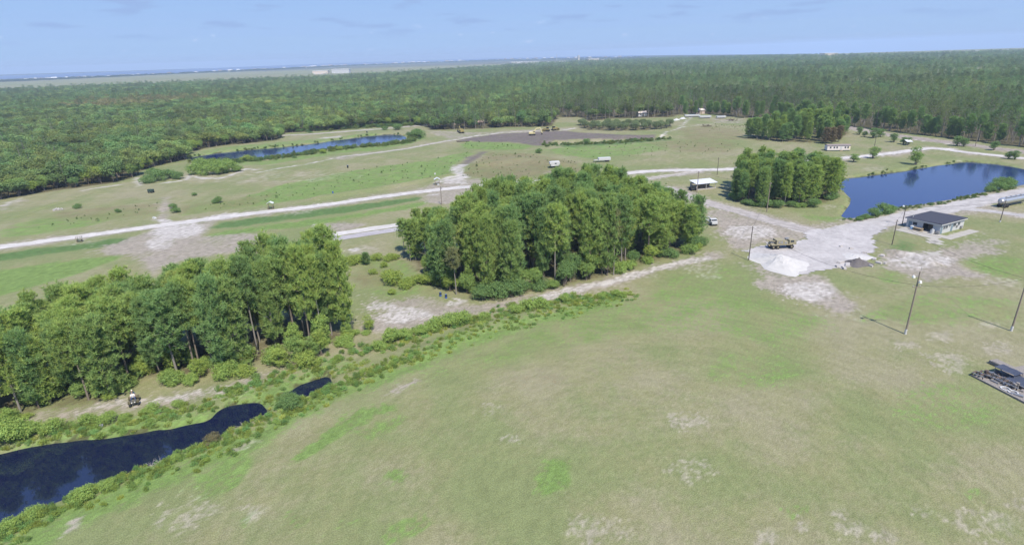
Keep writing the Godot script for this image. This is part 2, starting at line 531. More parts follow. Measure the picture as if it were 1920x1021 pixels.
	# greener growth
	for r in [
		[DEEP, 1.0, [-153.8,-158.1,-149.7,-160.6,-121.3,-173.4,-115.4,-171.2,-117.5,-166.5,-125.4,-163.2,-143.5,-153.1,-147.5,-150.8]],
		[LUSH, 1.0, [-144.4,-143.9,-137.8,-146.1,-112.7,-155.7,-109.5,-153.1,-113.8,-139.3,-122.2,-127.3,-126.6,-123.5]],
		[DEEP, 1.0, [-98.4,-181.6,-98.1,-187.3,-61.7,-205.4,-50.9,-209.7,-34.1,-217.8,-33.4,-212.4,-58.9,-195.2,-96.2,-179.6]], [LUSH, 1.0, [-95.3,-169.6,-95.6,-173.6,-81.2,-182.3,-58,-191.5,-41.7,-202.9,-28.2,-211.8,-32,-202.4,-47.2,-192.4,-56.8,-187.3,-65.2,-179.9,-78.2,-177.6,-88.4,-168.9]],
		[LUSH, 0.72, [-118.6,-198.6,-119.6,-211.8,-106.7,-223.8,-100.9,-247.9,-79.6,-272.3,-62.3,-287.6,-42.5,-299.5,-23.4,-325.8,-18.5,-317.4,-27.3,-283.1,-25.5,-262.3,-44.2,-241.8,-67.7,-227.9,-81.5,-217.8,-91.1,-210.6]],
		[LUSH, 0.62, [-173.2,-189.2,-170.8,-202.5,-155.7,-203,-146.2,-209.4,-137.9,-202.4,-141.8,-190.9,-152.4,-180.7,-162.4,-176]],
		[LUSH, 0.72, [-28.5,-369.8,-17.4,-362.6,2.4,-353.8,14.8,-340.2,9.6,-327,-6.9,-328.3,-26.4,-338.2]], [LUSH, 0.62, [20.1,-324.9,39.2,-335.1,92.5,-338.8,88.2,-311.3,65.2,-297.9,44.5,-288.7,29.7,-301.2]],
		[DEEP, 0.7, [20.9,-338.9,39.7,-339.2,95.4,-349.5,101.4,-357.7,98.4,-346.5,76.8,-337.8,38.5,-329.1]],
		[LUSH, 0.55, [-195.8,-351.3,-182.1,-374.2,-153.5,-392.2,-117.4,-413.6,-99,-433.2,-89.6,-415.7,-112.7,-396.1,-146,-369.1,-178.4,-352,-185.1,-334]], [LUSH, 0.7, [-101.3,-353.4,-82.9,-358.3,-65.6,-373.1,-61.9,-421,-54.2,-390.8,-60.6,-362.6,-79.1,-340.7,-96.1,-334.1]], [LUSH, 0.6, [-174.8,-319.8,-132.6,-317.3,-111.1,-342.9,-101.3,-353.4,-96.1,-334.1,-126.5,-301.6,-156,-305.1]],
		[LUSH, 0.9, [-57.8,-46.4,-60.1,-51.9,-58.4,-54.5,-54.3,-57.9,-49.7,-61.4,-45.6,-65.5,-41.4,-67.6,-39.1,-71.2,-36.1,-73.7,-34.1,-77.2,-30.6,-79.6,-27.2,-83.1,-24.5,-87.3,-20.8,-87,-15.9,-92.4,-6.6,-100.4,5.2,-106.9,19.5,-114.1,25.7,-116,24.5,-113.1,15,-106.2,3.9,-102.1,-8.2,-93,-15.2,-86.7,-23.2,-81.2,-28.8,-76.2,-32.4,-72.2,-35.2,-67.3,-38.5,-63,-42.7,-60.1,-46.8,-56.5,-51.4,-52.8,-53.9,-48.7,-55.4,-46.3]],
		[LUSH, 0.85, [-71.8,-66.2,-69.1,-67.4,-62.5,-68.8,-56.3,-69.8,-52.4,-71.1,-45.4,-72.9,-44.3,-77.7,-39.2,-77.5,-36.4,-74.4,-36.6,-79.6,-33.1,-85.1,-30.2,-87.6,-24.5,-87.3,-22.3,-85.4,-26.8,-89.2,-34.5,-89.7,-39.9,-83.8,-45.7,-80.9,-47.4,-77.2,-52.3,-75.3,-60.3,-73.6,-66.5,-71.1,-73.5,-68.2]],
		[LUSH, 0.6, [94.1,-178.3,100.7,-173,109.3,-176.5,112.8,-185.1,118.8,-194.2,111.5,-180.3,105.3,-169.3,96.7,-165.5,90.7,-169.7]], [LUSH, 0.6, [121,-203.8,118.8,-194.2,114.1,-184.9,108.8,-178.6,115.5,-192.2]],
		[LUSH, 0.6, [133.3,-228.1,143.1,-231,169.2,-241.9,206.8,-257.8,216.6,-238.9,211.2,-232.6,209.1,-242.7,201.3,-250.5,165,-235.4,140.2,-226,131.7,-224.1]], [LUSH, 0.62, [104.6,-168.2,124.4,-178.7,147.8,-187.3,189.4,-206.7,184.6,-201.1,144.3,-182.5,122.8,-173.6,104.8,-165.7]],
		[LUSH, 0.5, [-43.5,-148.3,-37.5,-147.7,-26.6,-142.4,-20.8,-130.3,-16.2,-123.1,-20.6,-119.6,-29,-119.4,-33.4,-122.8,-35.4,-131.5,-40.1,-137.6]],
		[LUSH, 0.62, [108.9,-130,120.3,-132.9,125.8,-131.6,112.4,-115.8,106.4,-120.2]], [LUSH, 0.5, [87.2,-126.4,91.3,-124.9,90.5,-120.9,86.9,-116.3,82,-119.9]], [LUSH, 0.45, [69.3,-102.3,87.2,-113.2,105.3,-107.5,97.2,-97.9,84,-96.5,69.9,-99.8]],
		[LUSH, 0.42, [43.4,-132.1,56.6,-129.1,54.2,-111.4,62,-100.4,49.9,-88.3,34.1,-97.6,13.4,-94.7,-5.9,-84.4,-18.1,-81.7,-10.7,-88.3,3.8,-99.7,24.6,-110.9]],
		[DEEP, 0.6, [101.1,-145.6,107.3,-147.4,107.6,-140.4,102.9,-136.6,99.1,-139.1]], [DEEP, 0.5, [79,-150.3,84.6,-151.2,84.1,-147.3,79.6,-145.5]],
	]:
		poly(r[0], r[1], r[2])
	# spoil heaps along the near side of the excavation, a low berm behind the canal hedge
	ridge(1.8, 7.0, [21.6,-349.6,44.3,-351.5,67.6,-355.7,94.6,-359.2])
	ridge(0.9, 5.0, [-73.7,-219.5,-44.2,-241.8,-25.2,-258.5])
	ridge(1.4, 9.0, [-14,-280.8,7.2,-292.2,26.8,-271])
	ridge(0.7, 2.6, [98.3,-137.9,101.1,-133.9,101.5,-128.8])
	ridge(0.6, 3.5, [-17.7,-91,-6.6,-100.9,4.1,-106.5])

func paint_spots() -> void:
	for r in [
		[LUSH, 1.0, -27.8,-66.4,2.9,-3.8,-0.6,-1.9], [LUSH, 0.8, -24.8,-70.5,4.3,-4.2,-0.8,-3], [LUSH, 0.75, -38.3,-60.9,3.3,-4,-1.9,-4.1], [LUSH, 0.85, -20.5,-74.3,2.7,-1.4,-0.4,-1.9], [LUSH, 0.75, 4.8,-58.9,3.3,-1.2,0.3,-3.7], [LUSH, 0.62, -19.3,-70.2,3.5,-2.5,-0.4,-2.1], [LUSH, 0.6, -12.4,-50.5,2.6,-0.6,-0.2,-1.6], [LUSH, 0.55, -15.3,-60.3,1.8,0.1,-0.2,-1], [LUSH, 0.5, -31.5,-53.7,0.9,-0.6,-0.4,-0.9], [LUSH, 0.6, -0.8,-55,1,0,0,-0.6],
		[LUSH, 0.5, 32.2,-51.4,2.4,0.1,0.6,-1.1], [LUSH, 0.42, 63.7,-71.2,9.8,0.5,5.2,-7.1], [LUSH, 0.42, 40.4,-83.4,10.4,0.6,3,-7.3], [LUSH, 0.45, -25.8,-52.6,1.4,-0.6,-0.4,-1.2], [LUSH, 0.45, -19.8,-51.1,2.5,0.1,-0.3,-1.3], [LUSH, 0.5, 54.3,-53.1,1.8,0.1,0.9,-1.2],
		[DRY, 0.50, 25.4,-69.2,3.2,0.2,0.7,-2.3], [DRY, 0.60, 27.1,-48.1,1.7,0.1,0.5,-1.2], [DRY, 0.58, 31.3,-49.5,1.2,0,0.4,-0.9], [DRY, 0.53, 37.1,-49.3,2.5,0.1,0.6,-1.1], [DRY, 0.56, 39.6,-47.6,1.7,0.1,0.5,-0.9], [DRY, 0.44, 22.3,-59.1,4.7,0.2,0.8,-2.5], [DRY, 0.40, 8.7,-50,4.8,0.2,0.3,-2.1], [DRY, 0.50, 37,-51.3,1.2,0,0.3,-0.6],
		[DRY, 0.53, 50.6,-49.9,2.7,0.1,1.8,-2.4], [DRY, 0.56, 52.3,-48.3,3.4,0.1,2.1,-2.6], [DRY, 0.58, 57.5,-52.1,1.8,0.1,1,-1.2], [DRY, 0.50, 46.2,-51.3,1.8,0.1,0.6,-0.8],
		[DRY, 0.58, 72.3,-83.2,4.4,0.3,2.8,-3.9], [DRY, 0.56, 77.7,-92.5,3.1,0.2,1.8,-2.5], [DRY, 0.48, 84.2,-88,3.5,0.2,2.1,-2.7], [DRY, 0.53, 69.7,-89.9,2.4,0.2,1,-1.6], [DRY, 0.50, 89.7,-96.1,3.2,0.2,1.4,-1.7], [DRY, 0.48, 108,-116.1,4.8,0.4,3,-3.7],
		[DRY, 0.50, 45.9,-131.9,6.4,0.6,1.9,-6.2], [DRY, 0.40, 46.1,-124.6,3.6,0.3,0.9,-2.7], [DRY, 0.40, -37.5,-67.4,2.2,-1.2,-0.5,-1.2], [DRY, 0.44, -37.6,-55.2,2.6,0.1,-1,-2], [DRY, 0.40, -3.9,-73.4,3.5,0.2,-0,-1.7], [DRY, 0.40, -0.7,-65.6,2.2,0.1,0,-1.7], [DRY, 0.40, -39.1,-54.4,2.9,-2,-1.9,-3.7], [DIRT, 0.6, -38.4,-66.9,1.1,-0.9,-0.4,-1], [DIRT, 0.6, -52.1,-52.8,1.2,-0.9,-0.8,-1.2], [DIRT, 0.62, -17.5,-81.2,2.4,-1.8,-0.1,-0.8],
		[SAND, 0.72, -107.1,-178.9,9,-3.6,-6.5,-12.2], [SAND, 0.6, -106.1,-166.4,5.8,0.6,-5.3,-9.4], [SAND, 0.56, 69.9,-158.9,9.2,1,3.5,-8.6], [SAND, 0.58, 65.1,-115,7.1,0.6,3.4,-6.7], [SAND, 0.58, 100.8,-131.5,9.8,0.9,4.2,-6.1], [SAND, 0.66, -22.5,-108.9,7.8,0.6,-0.7,-4.4], [SAND, 0.6, -27.8,-113.4,3.5,0.3,-0.7,-3.5],
		[DRY, 0.48, -41.8,-153.6,6.1,0.6,-1.2,-5], [SAND, 0.6, -44.3,-153.8,2.8,0.3,-0.6,-2.5], [SAND, 0.6, -63.8,-181,2.2,0.2,-0.8,-2.6], [DRY, 0.44, -132.1,-169.1,7.8,-3.1,-2.4,-3.5], [DRY, 0.44, -75.8,-200.9,13.6,-6.4,-2.2,-6.5], [SAND, 0.55, -29.9,-220.8,3.6,-1.2,-0.3,-2.4],
		[SAND, 0.8, -119.3,-191.7,3.1,0.4,-2.5,-4.4], [SAND, 0.62, -100.6,-196.5,7.8,-3.8,-2.1,-4.6], [DRY, 0.40, -31.7,-54.9,2,0.1,-0.7,-1.8], [DRY, 0.44, 155.5,-241.7,6.2,1,3.4,-5.6], [DRY, 0.40, 203.1,-257.1,3,0.5,3.7,-5], [DRY, 0.48, 106.4,-183.7,3.6,0.5,2.2,-4.1],
		[DIRT, 0.62, -92,-318.6,9.2,1.7,-2,-7.6], [SAND, 0.5, -172.1,-215,1.8,0.2,-2,-2.7], [DRY, 0.40, 51.6,-244.1,11,1.7,2.4,-11.8], [DIRT, 0.55, 21.6,-254.8,5.6,0.9,0.9,-10.1], [DIRT, 0.5, 125.7,-143.2,7.8,0.8,2.7,-3.5], [DRY, 0.36, 126.8,-150.3,6.8,0.7,2.9,-3.8], [DRY, 0.32, -114.2,-269.9,52,8.1,-6.7,-17.3],
	]:
		spot(r[0], r[1], r[2], r[3], r[4], r[5], r[6], r[7])

func build_ground() -> void:
	var v := PackedVector3Array()
	var nn := PackedVector3Array()
	var c := PackedColorArray()
	var idx := PackedInt32Array()
	for lod in [[30.0, 60], [240.0, 50], [960.0, 14]]:
		var size: float = lod[0]
		var reach: float = [450.0, 960.0, 3840.0][[30.0, 240.0, 960.0].find(size)]
		var inner: float = [0.0, 480.0, 960.0][[30.0, 240.0, 960.0].find(size)]
		var outer: float = [480.0, 960.0, 3840.0][[30.0, 240.0, 960.0].find(size)]
		reach = outer
		for ti in range(int(-reach / size), int(reach / size)):
			for tj in range(int(-reach / size), 0):
				var x0 := ti * size
				var z0 := tj * size
				var cx := x0 + size / 2.0
				var cz := z0 + size / 2.0
				if maxf(absf(cx), absf(cz)) < inner or out_of_sight(clampf(0.0, x0, x0 + size), z0, 30.0):
					continue
				var d := Vector2(cx, cz).length()
				var cells: int = lod[1]
				if size == 30.0:
					cells = 84 if d < 115.0 else 46 if d < 250.0 else 22
				var step := size / cells
				var first := v.size()
				var up := PackedFloat32Array()
				for j in cells + 2:
					for i in cells + 2:
						up.append(gh(x0 + i * step, z0 + j * step))
				for j in cells + 1:
					for i in cells + 1:
						var x := x0 + i * step
						var z := z0 + j * step
						var o := j * (cells + 2) + i
						var y := up[o]
						v.append(Vector3(x, y, z))
						nn.append(Vector3(y - up[o + 1], step, y - up[o + cells + 2]).normalized())
						c.append(ground_color(x, z))
				for j in cells:
					for i in cells:
						var p := first + j * (cells + 1) + i
						var q := p + cells + 1
						idx.append_array([p, p + 1, q, p + 1, q + 1, q])
				# a narrow skirt closes the seams between coarse and fine tiles
				for edge in 4:
					var start := v.size()
					for k in cells + 1:
						var s: int = first + ([k, cells * (cells + 1) + k, k * (cells + 1), k * (cells + 1) + cells][edge])
						v.append(v[s])
						v.append(v[s] - Vector3(0, 0.4, 0))
						nn.append(nn[s]); nn.append(nn[s])
						c.append(c[s]); c.append(c[s])
					for k in cells:
						var p := start + k * 2
						idx.append_array([p, p + 2, p + 1, p + 2, p + 3, p + 1])
	# the land goes on to the horizon
	var at := v.size()
	var rim := PackedVector2Array([Vector2(-9000, 3000), Vector2(-9000, -9000), Vector2(1500, -9000)]) + flat_to([1905.1,-6570.2,2065.8,-4804.5,2032.8,-3563.5,2403.2,-3382,2890.2,-3397.8,3981.1,-3364.6]) + PackedVector2Array([Vector2(4500, -500), Vector2(4500, 3000)])
	for e in rim:
		v.append(Vector3(e.x, -2.6, e.y))
		nn.append(Vector3.UP)
		c.append(Color(0.06, 0.08, 0.042))
	for e in Geometry2D.triangulate_polygon(rim):
		idx.append(at + e)
	var a := []
	a.resize(Mesh.ARRAY_MAX)
	a[Mesh.ARRAY_VERTEX] = v
	a[Mesh.ARRAY_NORMAL] = nn
	a[Mesh.ARRAY_COLOR] = c
	a[Mesh.ARRAY_INDEX] = idx
	var m := ArrayMesh.new()
	m.add_surface_from_arrays(Mesh.PRIMITIVE_TRIANGLES, a)
	var g := paint("turf", Color.WHITE, 0.95, 0.0, grain(3, 0.045, 0.70, 1.0, 0.03, 1024), 1.0 / 11.0, 0.2)
	g.heightmap_enabled = true
	g.heightmap_texture = grain(8, 0.09, 0.1, 1.0, 0.0, 512)
	g.heightmap_scale = 3.5
	tag(put("ground", m, g), "wide mown field of olive and straw coloured grass", "ground", "", "structure")
	print("ground vertices ", v.size())

func water_outlines() -> Array:
	return [
		["canal", [-82.7,-64.8,-73.2,-67.5,-70.4,-68.8,-67.2,-69.6,-64.1,-70.1,-61,-70.3,-59.5,-70.5,-57.7,-71,-55.2,-71.1,-54.9,-71.9,-52.9,-72.3,-51.8,-71.8,-50.2,-73.2,-46.8,-74,-46.9,-76.8,-45.3,-78.4,-40.6,-78.7,-38.9,-76.6,-37.5,-75.6,-39.3,-75.4,-40.6,-72.7,-42.9,-72,-43.1,-69.9,-44.6,-68.8,-46.5,-67.7,-47.7,-66,-48.9,-64.7,-51.3,-63.7,-52.6,-62,-54.9,-60.5,-56.4,-58.7,-58.5,-57.3,-60.4,-55.7,-61.9,-53.8,-65.6,-47.7], "dark narrow canal mirroring the pines along its bank"],
		["canal_pool", [-37.8,-79.4,-37.6,-81,-36.6,-82.9,-36.1,-84.2,-34.9,-84.2,-34.5,-85.1,-33.5,-85.4,-33,-86.7,-31.3,-85.9,-31.5,-84.6,-30.5,-83.5,-29.5,-83.3,-31.1,-82.9,-32,-82,-32.7,-80.4,-34.6,-79.8,-36.4,-80.1,-37.2,-79.1], "small dark pool at the end of the canal"],
		["pond", [126.1,-216.5,134.8,-229.5,143.5,-231.4,154,-235.3,168.8,-241.1,184.6,-248.4,206.2,-256.7,214.1,-248.6,215.3,-237.1,230.1,-220.1,217.5,-207.1,192.2,-209.8,185.2,-206.2,168.9,-199.7,150,-190.1,126.6,-182,113.4,-173.6,105,-171.4,104.5,-174.6,115,-188.5,119.8,-196.4,124.2,-209.4], "broad blue pond beside the paved road"],
		["long_pond", [-186.9,-338.8,-178.9,-352.8,-161.9,-364.1,-145.7,-370.7,-133.4,-378.5,-113.6,-399.2,-105.4,-408.2,-96.5,-416,-86.5,-420.9,-76.8,-415.7,-70.2,-403.7,-68.4,-391.7,-71.3,-386,-75.8,-385.7,-79.4,-371.9,-86.8,-371.1,-92.4,-367.7,-97.5,-359.8,-103.7,-362.1,-114.1,-352.4,-121.9,-343.8,-137.8,-328,-149.9,-323.1,-166.6,-322.6,-179.4,-328.4], "long narrow blue pond in front of the far woods"],
	]

func build_water() -> void:
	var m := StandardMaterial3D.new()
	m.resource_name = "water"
	m.albedo_color = Color(0.008, 0.019, 0.098).linear_to_srgb()  # strong blue puts the reflected sky into the ponds' body colour
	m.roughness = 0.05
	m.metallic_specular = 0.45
	m.normal_enabled = true
	var f := FastNoiseLite.new()
	f.seed = 4
	f.frequency = 0.03
	f.fractal_octaves = 3
	var im := f.get_seamless_image(512, 512)
	im.bump_map_to_normal_map(1.2)
	m.normal_texture = ImageTexture.create_from_image(im)
	m.normal_scale = 0.22
	m.uv1_triplanar = true
	m.uv1_world_triplanar = true
	m.uv1_scale = Vector3.ONE / 5.0
	# canal: near-black body, less reflected sky painted into its blue than the ponds
	var canal_mat: StandardMaterial3D = m.duplicate()
	canal_mat.resource_name = "canal_water"
	canal_mat.albedo_color = Color(0.006, 0.009, 0.030).linear_to_srgb()
	canal_mat.metallic_specular = 0.6
	canal_mat.roughness = 0.02
	canal_mat.normal_scale = 0.05
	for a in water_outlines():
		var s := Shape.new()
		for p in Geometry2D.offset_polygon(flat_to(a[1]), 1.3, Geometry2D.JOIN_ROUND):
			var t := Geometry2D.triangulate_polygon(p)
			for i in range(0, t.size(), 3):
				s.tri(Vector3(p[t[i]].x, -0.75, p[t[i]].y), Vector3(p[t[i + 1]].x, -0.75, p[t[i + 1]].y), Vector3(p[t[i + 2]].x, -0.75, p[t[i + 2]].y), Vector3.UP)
		tag(put(a[0], s, canal_mat if "canal" in a[0] else m), a[2], "pond" if "pond" in a[0] else "canal", "", "structure")

func road_list() -> Array:
	return [
		["gravel_road", "long white shell rock road crossing the fields", 4.9, [-171.7,-157.5,-161.3,-163.2,-155.1,-167.1,-144,-173,-132.1,-178.9,-118.8,-185.8,-107.5,-191.7,-90.6,-199.7,-76.9,-204.1,-63.2,-211.2,-47.1,-221.3,-27.1,-230,-9.9,-233.6,10.2,-239.2,33.5,-245.8,61.8,-253.4,77.3,-254,97,-252.6,122.8,-260.1,154.6,-269.4,175.8,-275.4,196.5,-283.6,213.2,-290.7,221,-284.7]],
		["gravel_road", "white shell rock spur joining the long road beside the open shed", 3.6, [54.6,-236.9,64.5,-241,75,-245.7,83.2,-249.9]],
		["gravel_road", "white shell rock road bending past the far end of the blue pond", 4.6, [213.2,-290.7,217.6,-283.7,220.8,-274,224.8,-266.2,231.2,-256.2,240.2,-245]],
		["gravel_road", "narrow white track running beside the long narrow pond", 3.2, [-92.8,-321.8,-80.6,-327.9,-60.7,-343.1,-50,-358.1,-40,-372.3,-32.6,-378.1]],
		["gravel_road", "pale track along the foot of the far woods", 4.2, [-166.8,-428.1,-145.9,-432.2,-124.8,-441.1,-96.1,-452.2,-81.9,-458.9,-63.6,-468.6]],
		["back_road", "straight pale road along the edge of the dense pine forest", 7.0, [221.1,-379.4,219.9,-368.3,223.3,-343.8,232,-311.5,239.9,-285.3,244.4,-271.8,253.2,-246.7]],
		["yard_road", "grey unpaved road from the open shed down to the yard", 5.6, [61.1,-219.5,66.1,-201.9,70.1,-191.2,75.4,-181.2,79.8,-171,85.2,-161.6,89.5,-156.3]],
		["pond_road", "broad pale paved road along the shore of the blue pond", 7.6, [91.4,-155.5,104.1,-161.8,122,-169.8,141.1,-178,164.1,-188.6,179.4,-195,218.1,-210.1]],
		["pond_road", "pale paved spur passing the silver tank trailer", 3.6, [142.2,-177.2,147.9,-175.8,152.7,-171.3,156.6,-167,163.1,-160.9]],
	]

func strip(p: PackedVector2Array, width: float, lift: float, wobble: float, col: Color) -> Shape:
	var s := Shape.new()
	var rows: Array = []
	for i in p.size() - 1:
		var n := maxi(1, int(p[i].distance_to(p[i + 1]) / 1.6))
		for k in n:
			rows.append(p[i].lerp(p[i + 1], float(k) / n))
	rows.append(p[-1])
	# round off the corners
	for pass_ in 4:
		var q := rows.duplicate()
		for i in range(1, rows.size() - 1):
			q[i] = (rows[i - 1] + rows[i] + rows[i + 1]) / 3.0
		rows = q
	var last: Array = []
	for i in rows.size():
		var d: Vector2 = (rows[mini(i + 1, rows.size() - 1)] - rows[maxi(i - 1, 0)]).normalized()
		var side := Vector2(-d.y, d.x)
		var now: Array = []
		for k in 9:
			var u := k / 4.0 - 1.0
			var w := width / 2.0
			if absf(u) > 0.99:
				w += (n2.get_noise_2d(rows[i].x * 2.0 + u * 50.0, rows[i].y * 2.0) + 0.6 * n3.get_noise_2d(rows[i].x + u * 50.0, rows[i].y)) * wobble
			var e: Vector2 = rows[i] + side * u * w
			now.append(Vector3(e.x, gh(e.x, e.y) + lift, e.y))
		if last.size():
			for k in 8:
				var q: Vector3 = now[k]
				var worn := 1.0 + 0.16 * n3.get_noise_2d(q.x, q.z) + 0.16 * n2.get_noise_2d(q.x * 2.0, q.z * 2.0) + rng.randf_range(-0.05, 0.05)
				if k == 0 or k == 7:
					worn *= 0.94
				elif k == 3 or k == 4:
					worn *= 0.93 - 0.12 * n3.get_noise_2d(q.x * 0.5, q.z * 0.5)   # weedy crown between the wheel tracks
				s.tint = Color(col.r * worn, col.g * worn, col.b * worn)
				s.quad(last[k], last[k + 1], now[k + 1], now[k], Vector3.UP)
		last = now
	return s

func build_roads() -> void:
	var rock := paint("shell_rock", Color(1, 1, 1), 0.95, 0.0, grain(12, 0.06, 0.74, 1.0, 0.02), 1.0 / 4.0, 0.2)
	for r in road_list():
		var c := Color(0.56, 0.535, 0.52)
		if r[0] == "yard_road": c = Color(0.40, 0.37, 0.355)
		elif r[0] == "back_road": c = Color(0.33, 0.29, 0.265)
		elif r[0] == "pond_road": c = Color(0.45, 0.43, 0.425)
		elif r[2] < 4.3: c = Color(0.44, 0.41, 0.37)
		tag(put(r[0], strip(flat_to(r[3]), r[2], 0.045 if r[0] != "pond_road" else 0.055, 0.9, c), rock), r[1], "road", "", "structure")
	# the short concrete runway-like slab with white sand swept along it
	var lower := strip(flat_to([-53.2,-164.8,-43.8,-169.3,-32.5,-174.1,-18.5,-179.7]), 4.4, 0.06, 0.15, Color(0.43, 0.41, 0.435))
	tag(put("concrete_lane", lower, rock), "short lilac grey concrete lane ending between the two pine groves", "lane", "", "structure")
	var upper := strip(flat_to([-55.3,-169.4,-52.5,-171.1,-45,-174.6,-33.5,-179.5,-19,-185.6]), 4.6, 0.05, 0.6, Color(0.57, 0.545, 0.53))
	tag(put("sand_strip", upper, rock), "white sand strip along the short concrete lane", "sand", "", "structure")

func forest_outline() -> Array:
	return [-234.5,-202.7,-211.6,-235.7,-204.4,-246.5,-193.4,-255.6,-183,-265.6,-181,-276.4,-189.2,-295.5,-185.6,-323.4,-180.4,-325.9,-194,-350.9,-206.7,-359.5,-196.1,-365.9,-186.8,-382.2,-172.1,-391.2,-157.7,-403.5,-171.7,-441.4,-156,-447.2,-128.1,-453.5,-106.3,-467.1,-81.7,-471.6,-65.8,-480.7,-58.8,-436,-47.7,-431.6,-32.1,-432.4,-2.6,-434.8,32.7,-432.2,37.2,-463.5,42,-495.2,64.8,-488.3,61.5,-456.7,85.2,-473.7,133.9,-471.6,144.8,-494.9,167,-487.7,182.5,-448.6,203.6,-450.3,225.6,-381.2,232.3,-363.7,243.2,-327.3,250.8,-302.4,256,-285.5,272.3,-240.7] + [2274.4,-1918.9,2080.8,-2445.6,1730.7,-2434.8,1501.1,-2631.2,1357,-3154.3,1052.7,-3627.6,465.1,-3499.1,-113.8,-2709.7,-518.8,-1919.5,-935,-1695.4,-1307.6,-1569.8,-1623.2,-1479.6]

func grove_outlines() -> Array:
	return [
		[-81.7,-71.4,-78,-73.6,-75.4,-76.5,-66.8,-78.7,-64.5,-81.9,-63.3,-87.2,-57.7,-85.3,-48.6,-87.4,-43.1,-92.6,-36.5,-96.2,-30.9,-98,-28.2,-103.1,-29.5,-104,-30.3,-100.6,-30.8,-98.6,-38.1,-110.7,-46,-112.1,-53.6,-106.8,-64.3,-101.1,-74,-103.1,-79.6,-97.9,-86.8,-90,-90.7,-87],
		[-28.3,-146,-20.8,-130.3,-15.4,-121.1,-7.2,-116.2,-0.2,-117.7,9.6,-121,18.6,-124.5,31.9,-133.9,46.7,-143.3,52.9,-147.2,50.2,-145,49.8,-157.2,41.3,-159.7,33.4,-174.3,23.5,-173.2,13.5,-168.9,6.9,-161.8,-5.2,-159.9,-14.6,-145.2,-27.2,-156.4],
		[84,-216.2,77.9,-196.3,84.6,-186.4,96.1,-184.3,108.5,-189.3,122.8,-210.7,113,-195.3,118.6,-210.8,116.2,-218.2,103.7,-217.3,94.1,-218,89.6,-221.4,80.3,-209],
		[138.3,-344.5,142.8,-332.2,162.1,-321.6,178,-318.1,205.6,-350.6,210.7,-356.4,205.3,-373.5,185.5,-374.5,158.4,-357.8,143.1,-351.1],
		[49.8,-445.1,54.5,-404.3,88.5,-391.4,113.4,-401.5,116.6,-414.4,95.2,-423.2,58.4,-434.3],
	]

# ---------------------------------------------------------------- plants
func tuft(s: Shape, at: Vector3, out: Vector3, r: float, blades: int, width: float) -> void:
	var base := s.tint
	for k in blades:
		var d := (Vector3(rng.randfn(), rng.randfn(), rng.randfn()).normalized() + out * 0.75).normalized()
		var side := d.cross(Vector3(rng.randfn(), rng.randfn(), rng.randfn())).normalized() * r * width
		var w := rng.randf_range(0.82, 1.18)
		s.tint = Color(base.r * w, base.g * w, base.b * w)
		s.v.append(at - d * r * 0.25 - side); s.v.append(at - d * r * 0.25 + side); s.v.append(at + d * r * rng.randf_range(0.75, 1.15))
		s.c.append(s.tint); s.c.append(s.tint); s.c.append(s.tint)
	s.tint = base

func leaf_tint(warm := 0.0) -> Color:
	var w := rng.randf_range(0.72, 1.25)
	var h := rng.randf_range(-1.0, 1.0) + warm
	return Color(w * (1.0 + 0.16 * h), w * (1.0 + 0.03 * h), w * (1.0 - 0.10 * h))

# a pine: straight trunk, irregular crown of needle tufts on upswept limbs
func pine(seed_: int, h: float, bare: float, rad: float, limbs: int, tufts: int, blades: int, lean := 0.3) -> Array:
	rng.seed = seed_
	var t := Shape.new()
	var cr := Shape.new()
	var r0 := 0.009 * h + 0.05
	var top := Vector3(rng.randf_range(-lean, lean), h * 0.97, rng.randf_range(-lean, lean))
	var p := []
	for i in 8:
		var u := i / 7.0
		p.append(Vector3(top.x * u * u + 0.1 * sin(u * 5.0 + seed_), top.y * u - (0.15 if i == 0 else 0.0), top.z * u * u + 0.1 * cos(u * 4.0 + seed_)))
	t.path(p, r0, r0 * 0.16, 7)
	var turn := rng.randf() * TAU
	for k in limbs:
		var u := (k + rng.randf()) / limbs
		var y := lerpf(bare, 0.985, pow(u, 0.85))
		var from: Vector3 = p[mini(6, int(y * 7))].lerp(p[mini(7, int(y * 7) + 1)], y * 7 - int(y * 7))
		turn += 2.4 + rng.randf_range(-0.5, 0.5)
		var shape := pow(1.0 - u * 0.95, 0.40) * minf(1.0, 0.55 + u * 1.5)
		var reach := rad * 1.14 * shape * rng.randf_range(0.5, 1.15)
		var rise := lerpf(0.0, 0.62, u) + rng.randf_range(-0.15, 0.25)
		var d := Vector3(cos(turn), rise, sin(turn)).normalized()
		var tip := from + d * reach
		t.tube(from, tip, r0 * 0.22, 0.02, 3, false)
		for m in tufts:
			var q := from.lerp(tip, rng.randf_range(0.42, 1.05)) + Vector3(rng.randfn(), rng.randfn() * 0.7, rng.randfn()) * rad * 0.16
			cr.tint = leaf_tint()
			tuft(cr, q, (d * 0.5 + Vector3.UP * 0.9).normalized() * 1.3, rng.randf_range(0.45, 0.85) * (1.0 + rad * 0.05), blades, 0.055)
	for m in tufts * 2:
		cr.tint = leaf_tint()
		tuft(cr, top + Vector3(rng.randfn() * 0.35, rng.randf_range(-0.9, 0.3), rng.randfn() * 0.35), Vector3.UP, 0.55, blades, 0.16)
	cr.n.clear()
	return [t.mesh(), cr.mesh()]

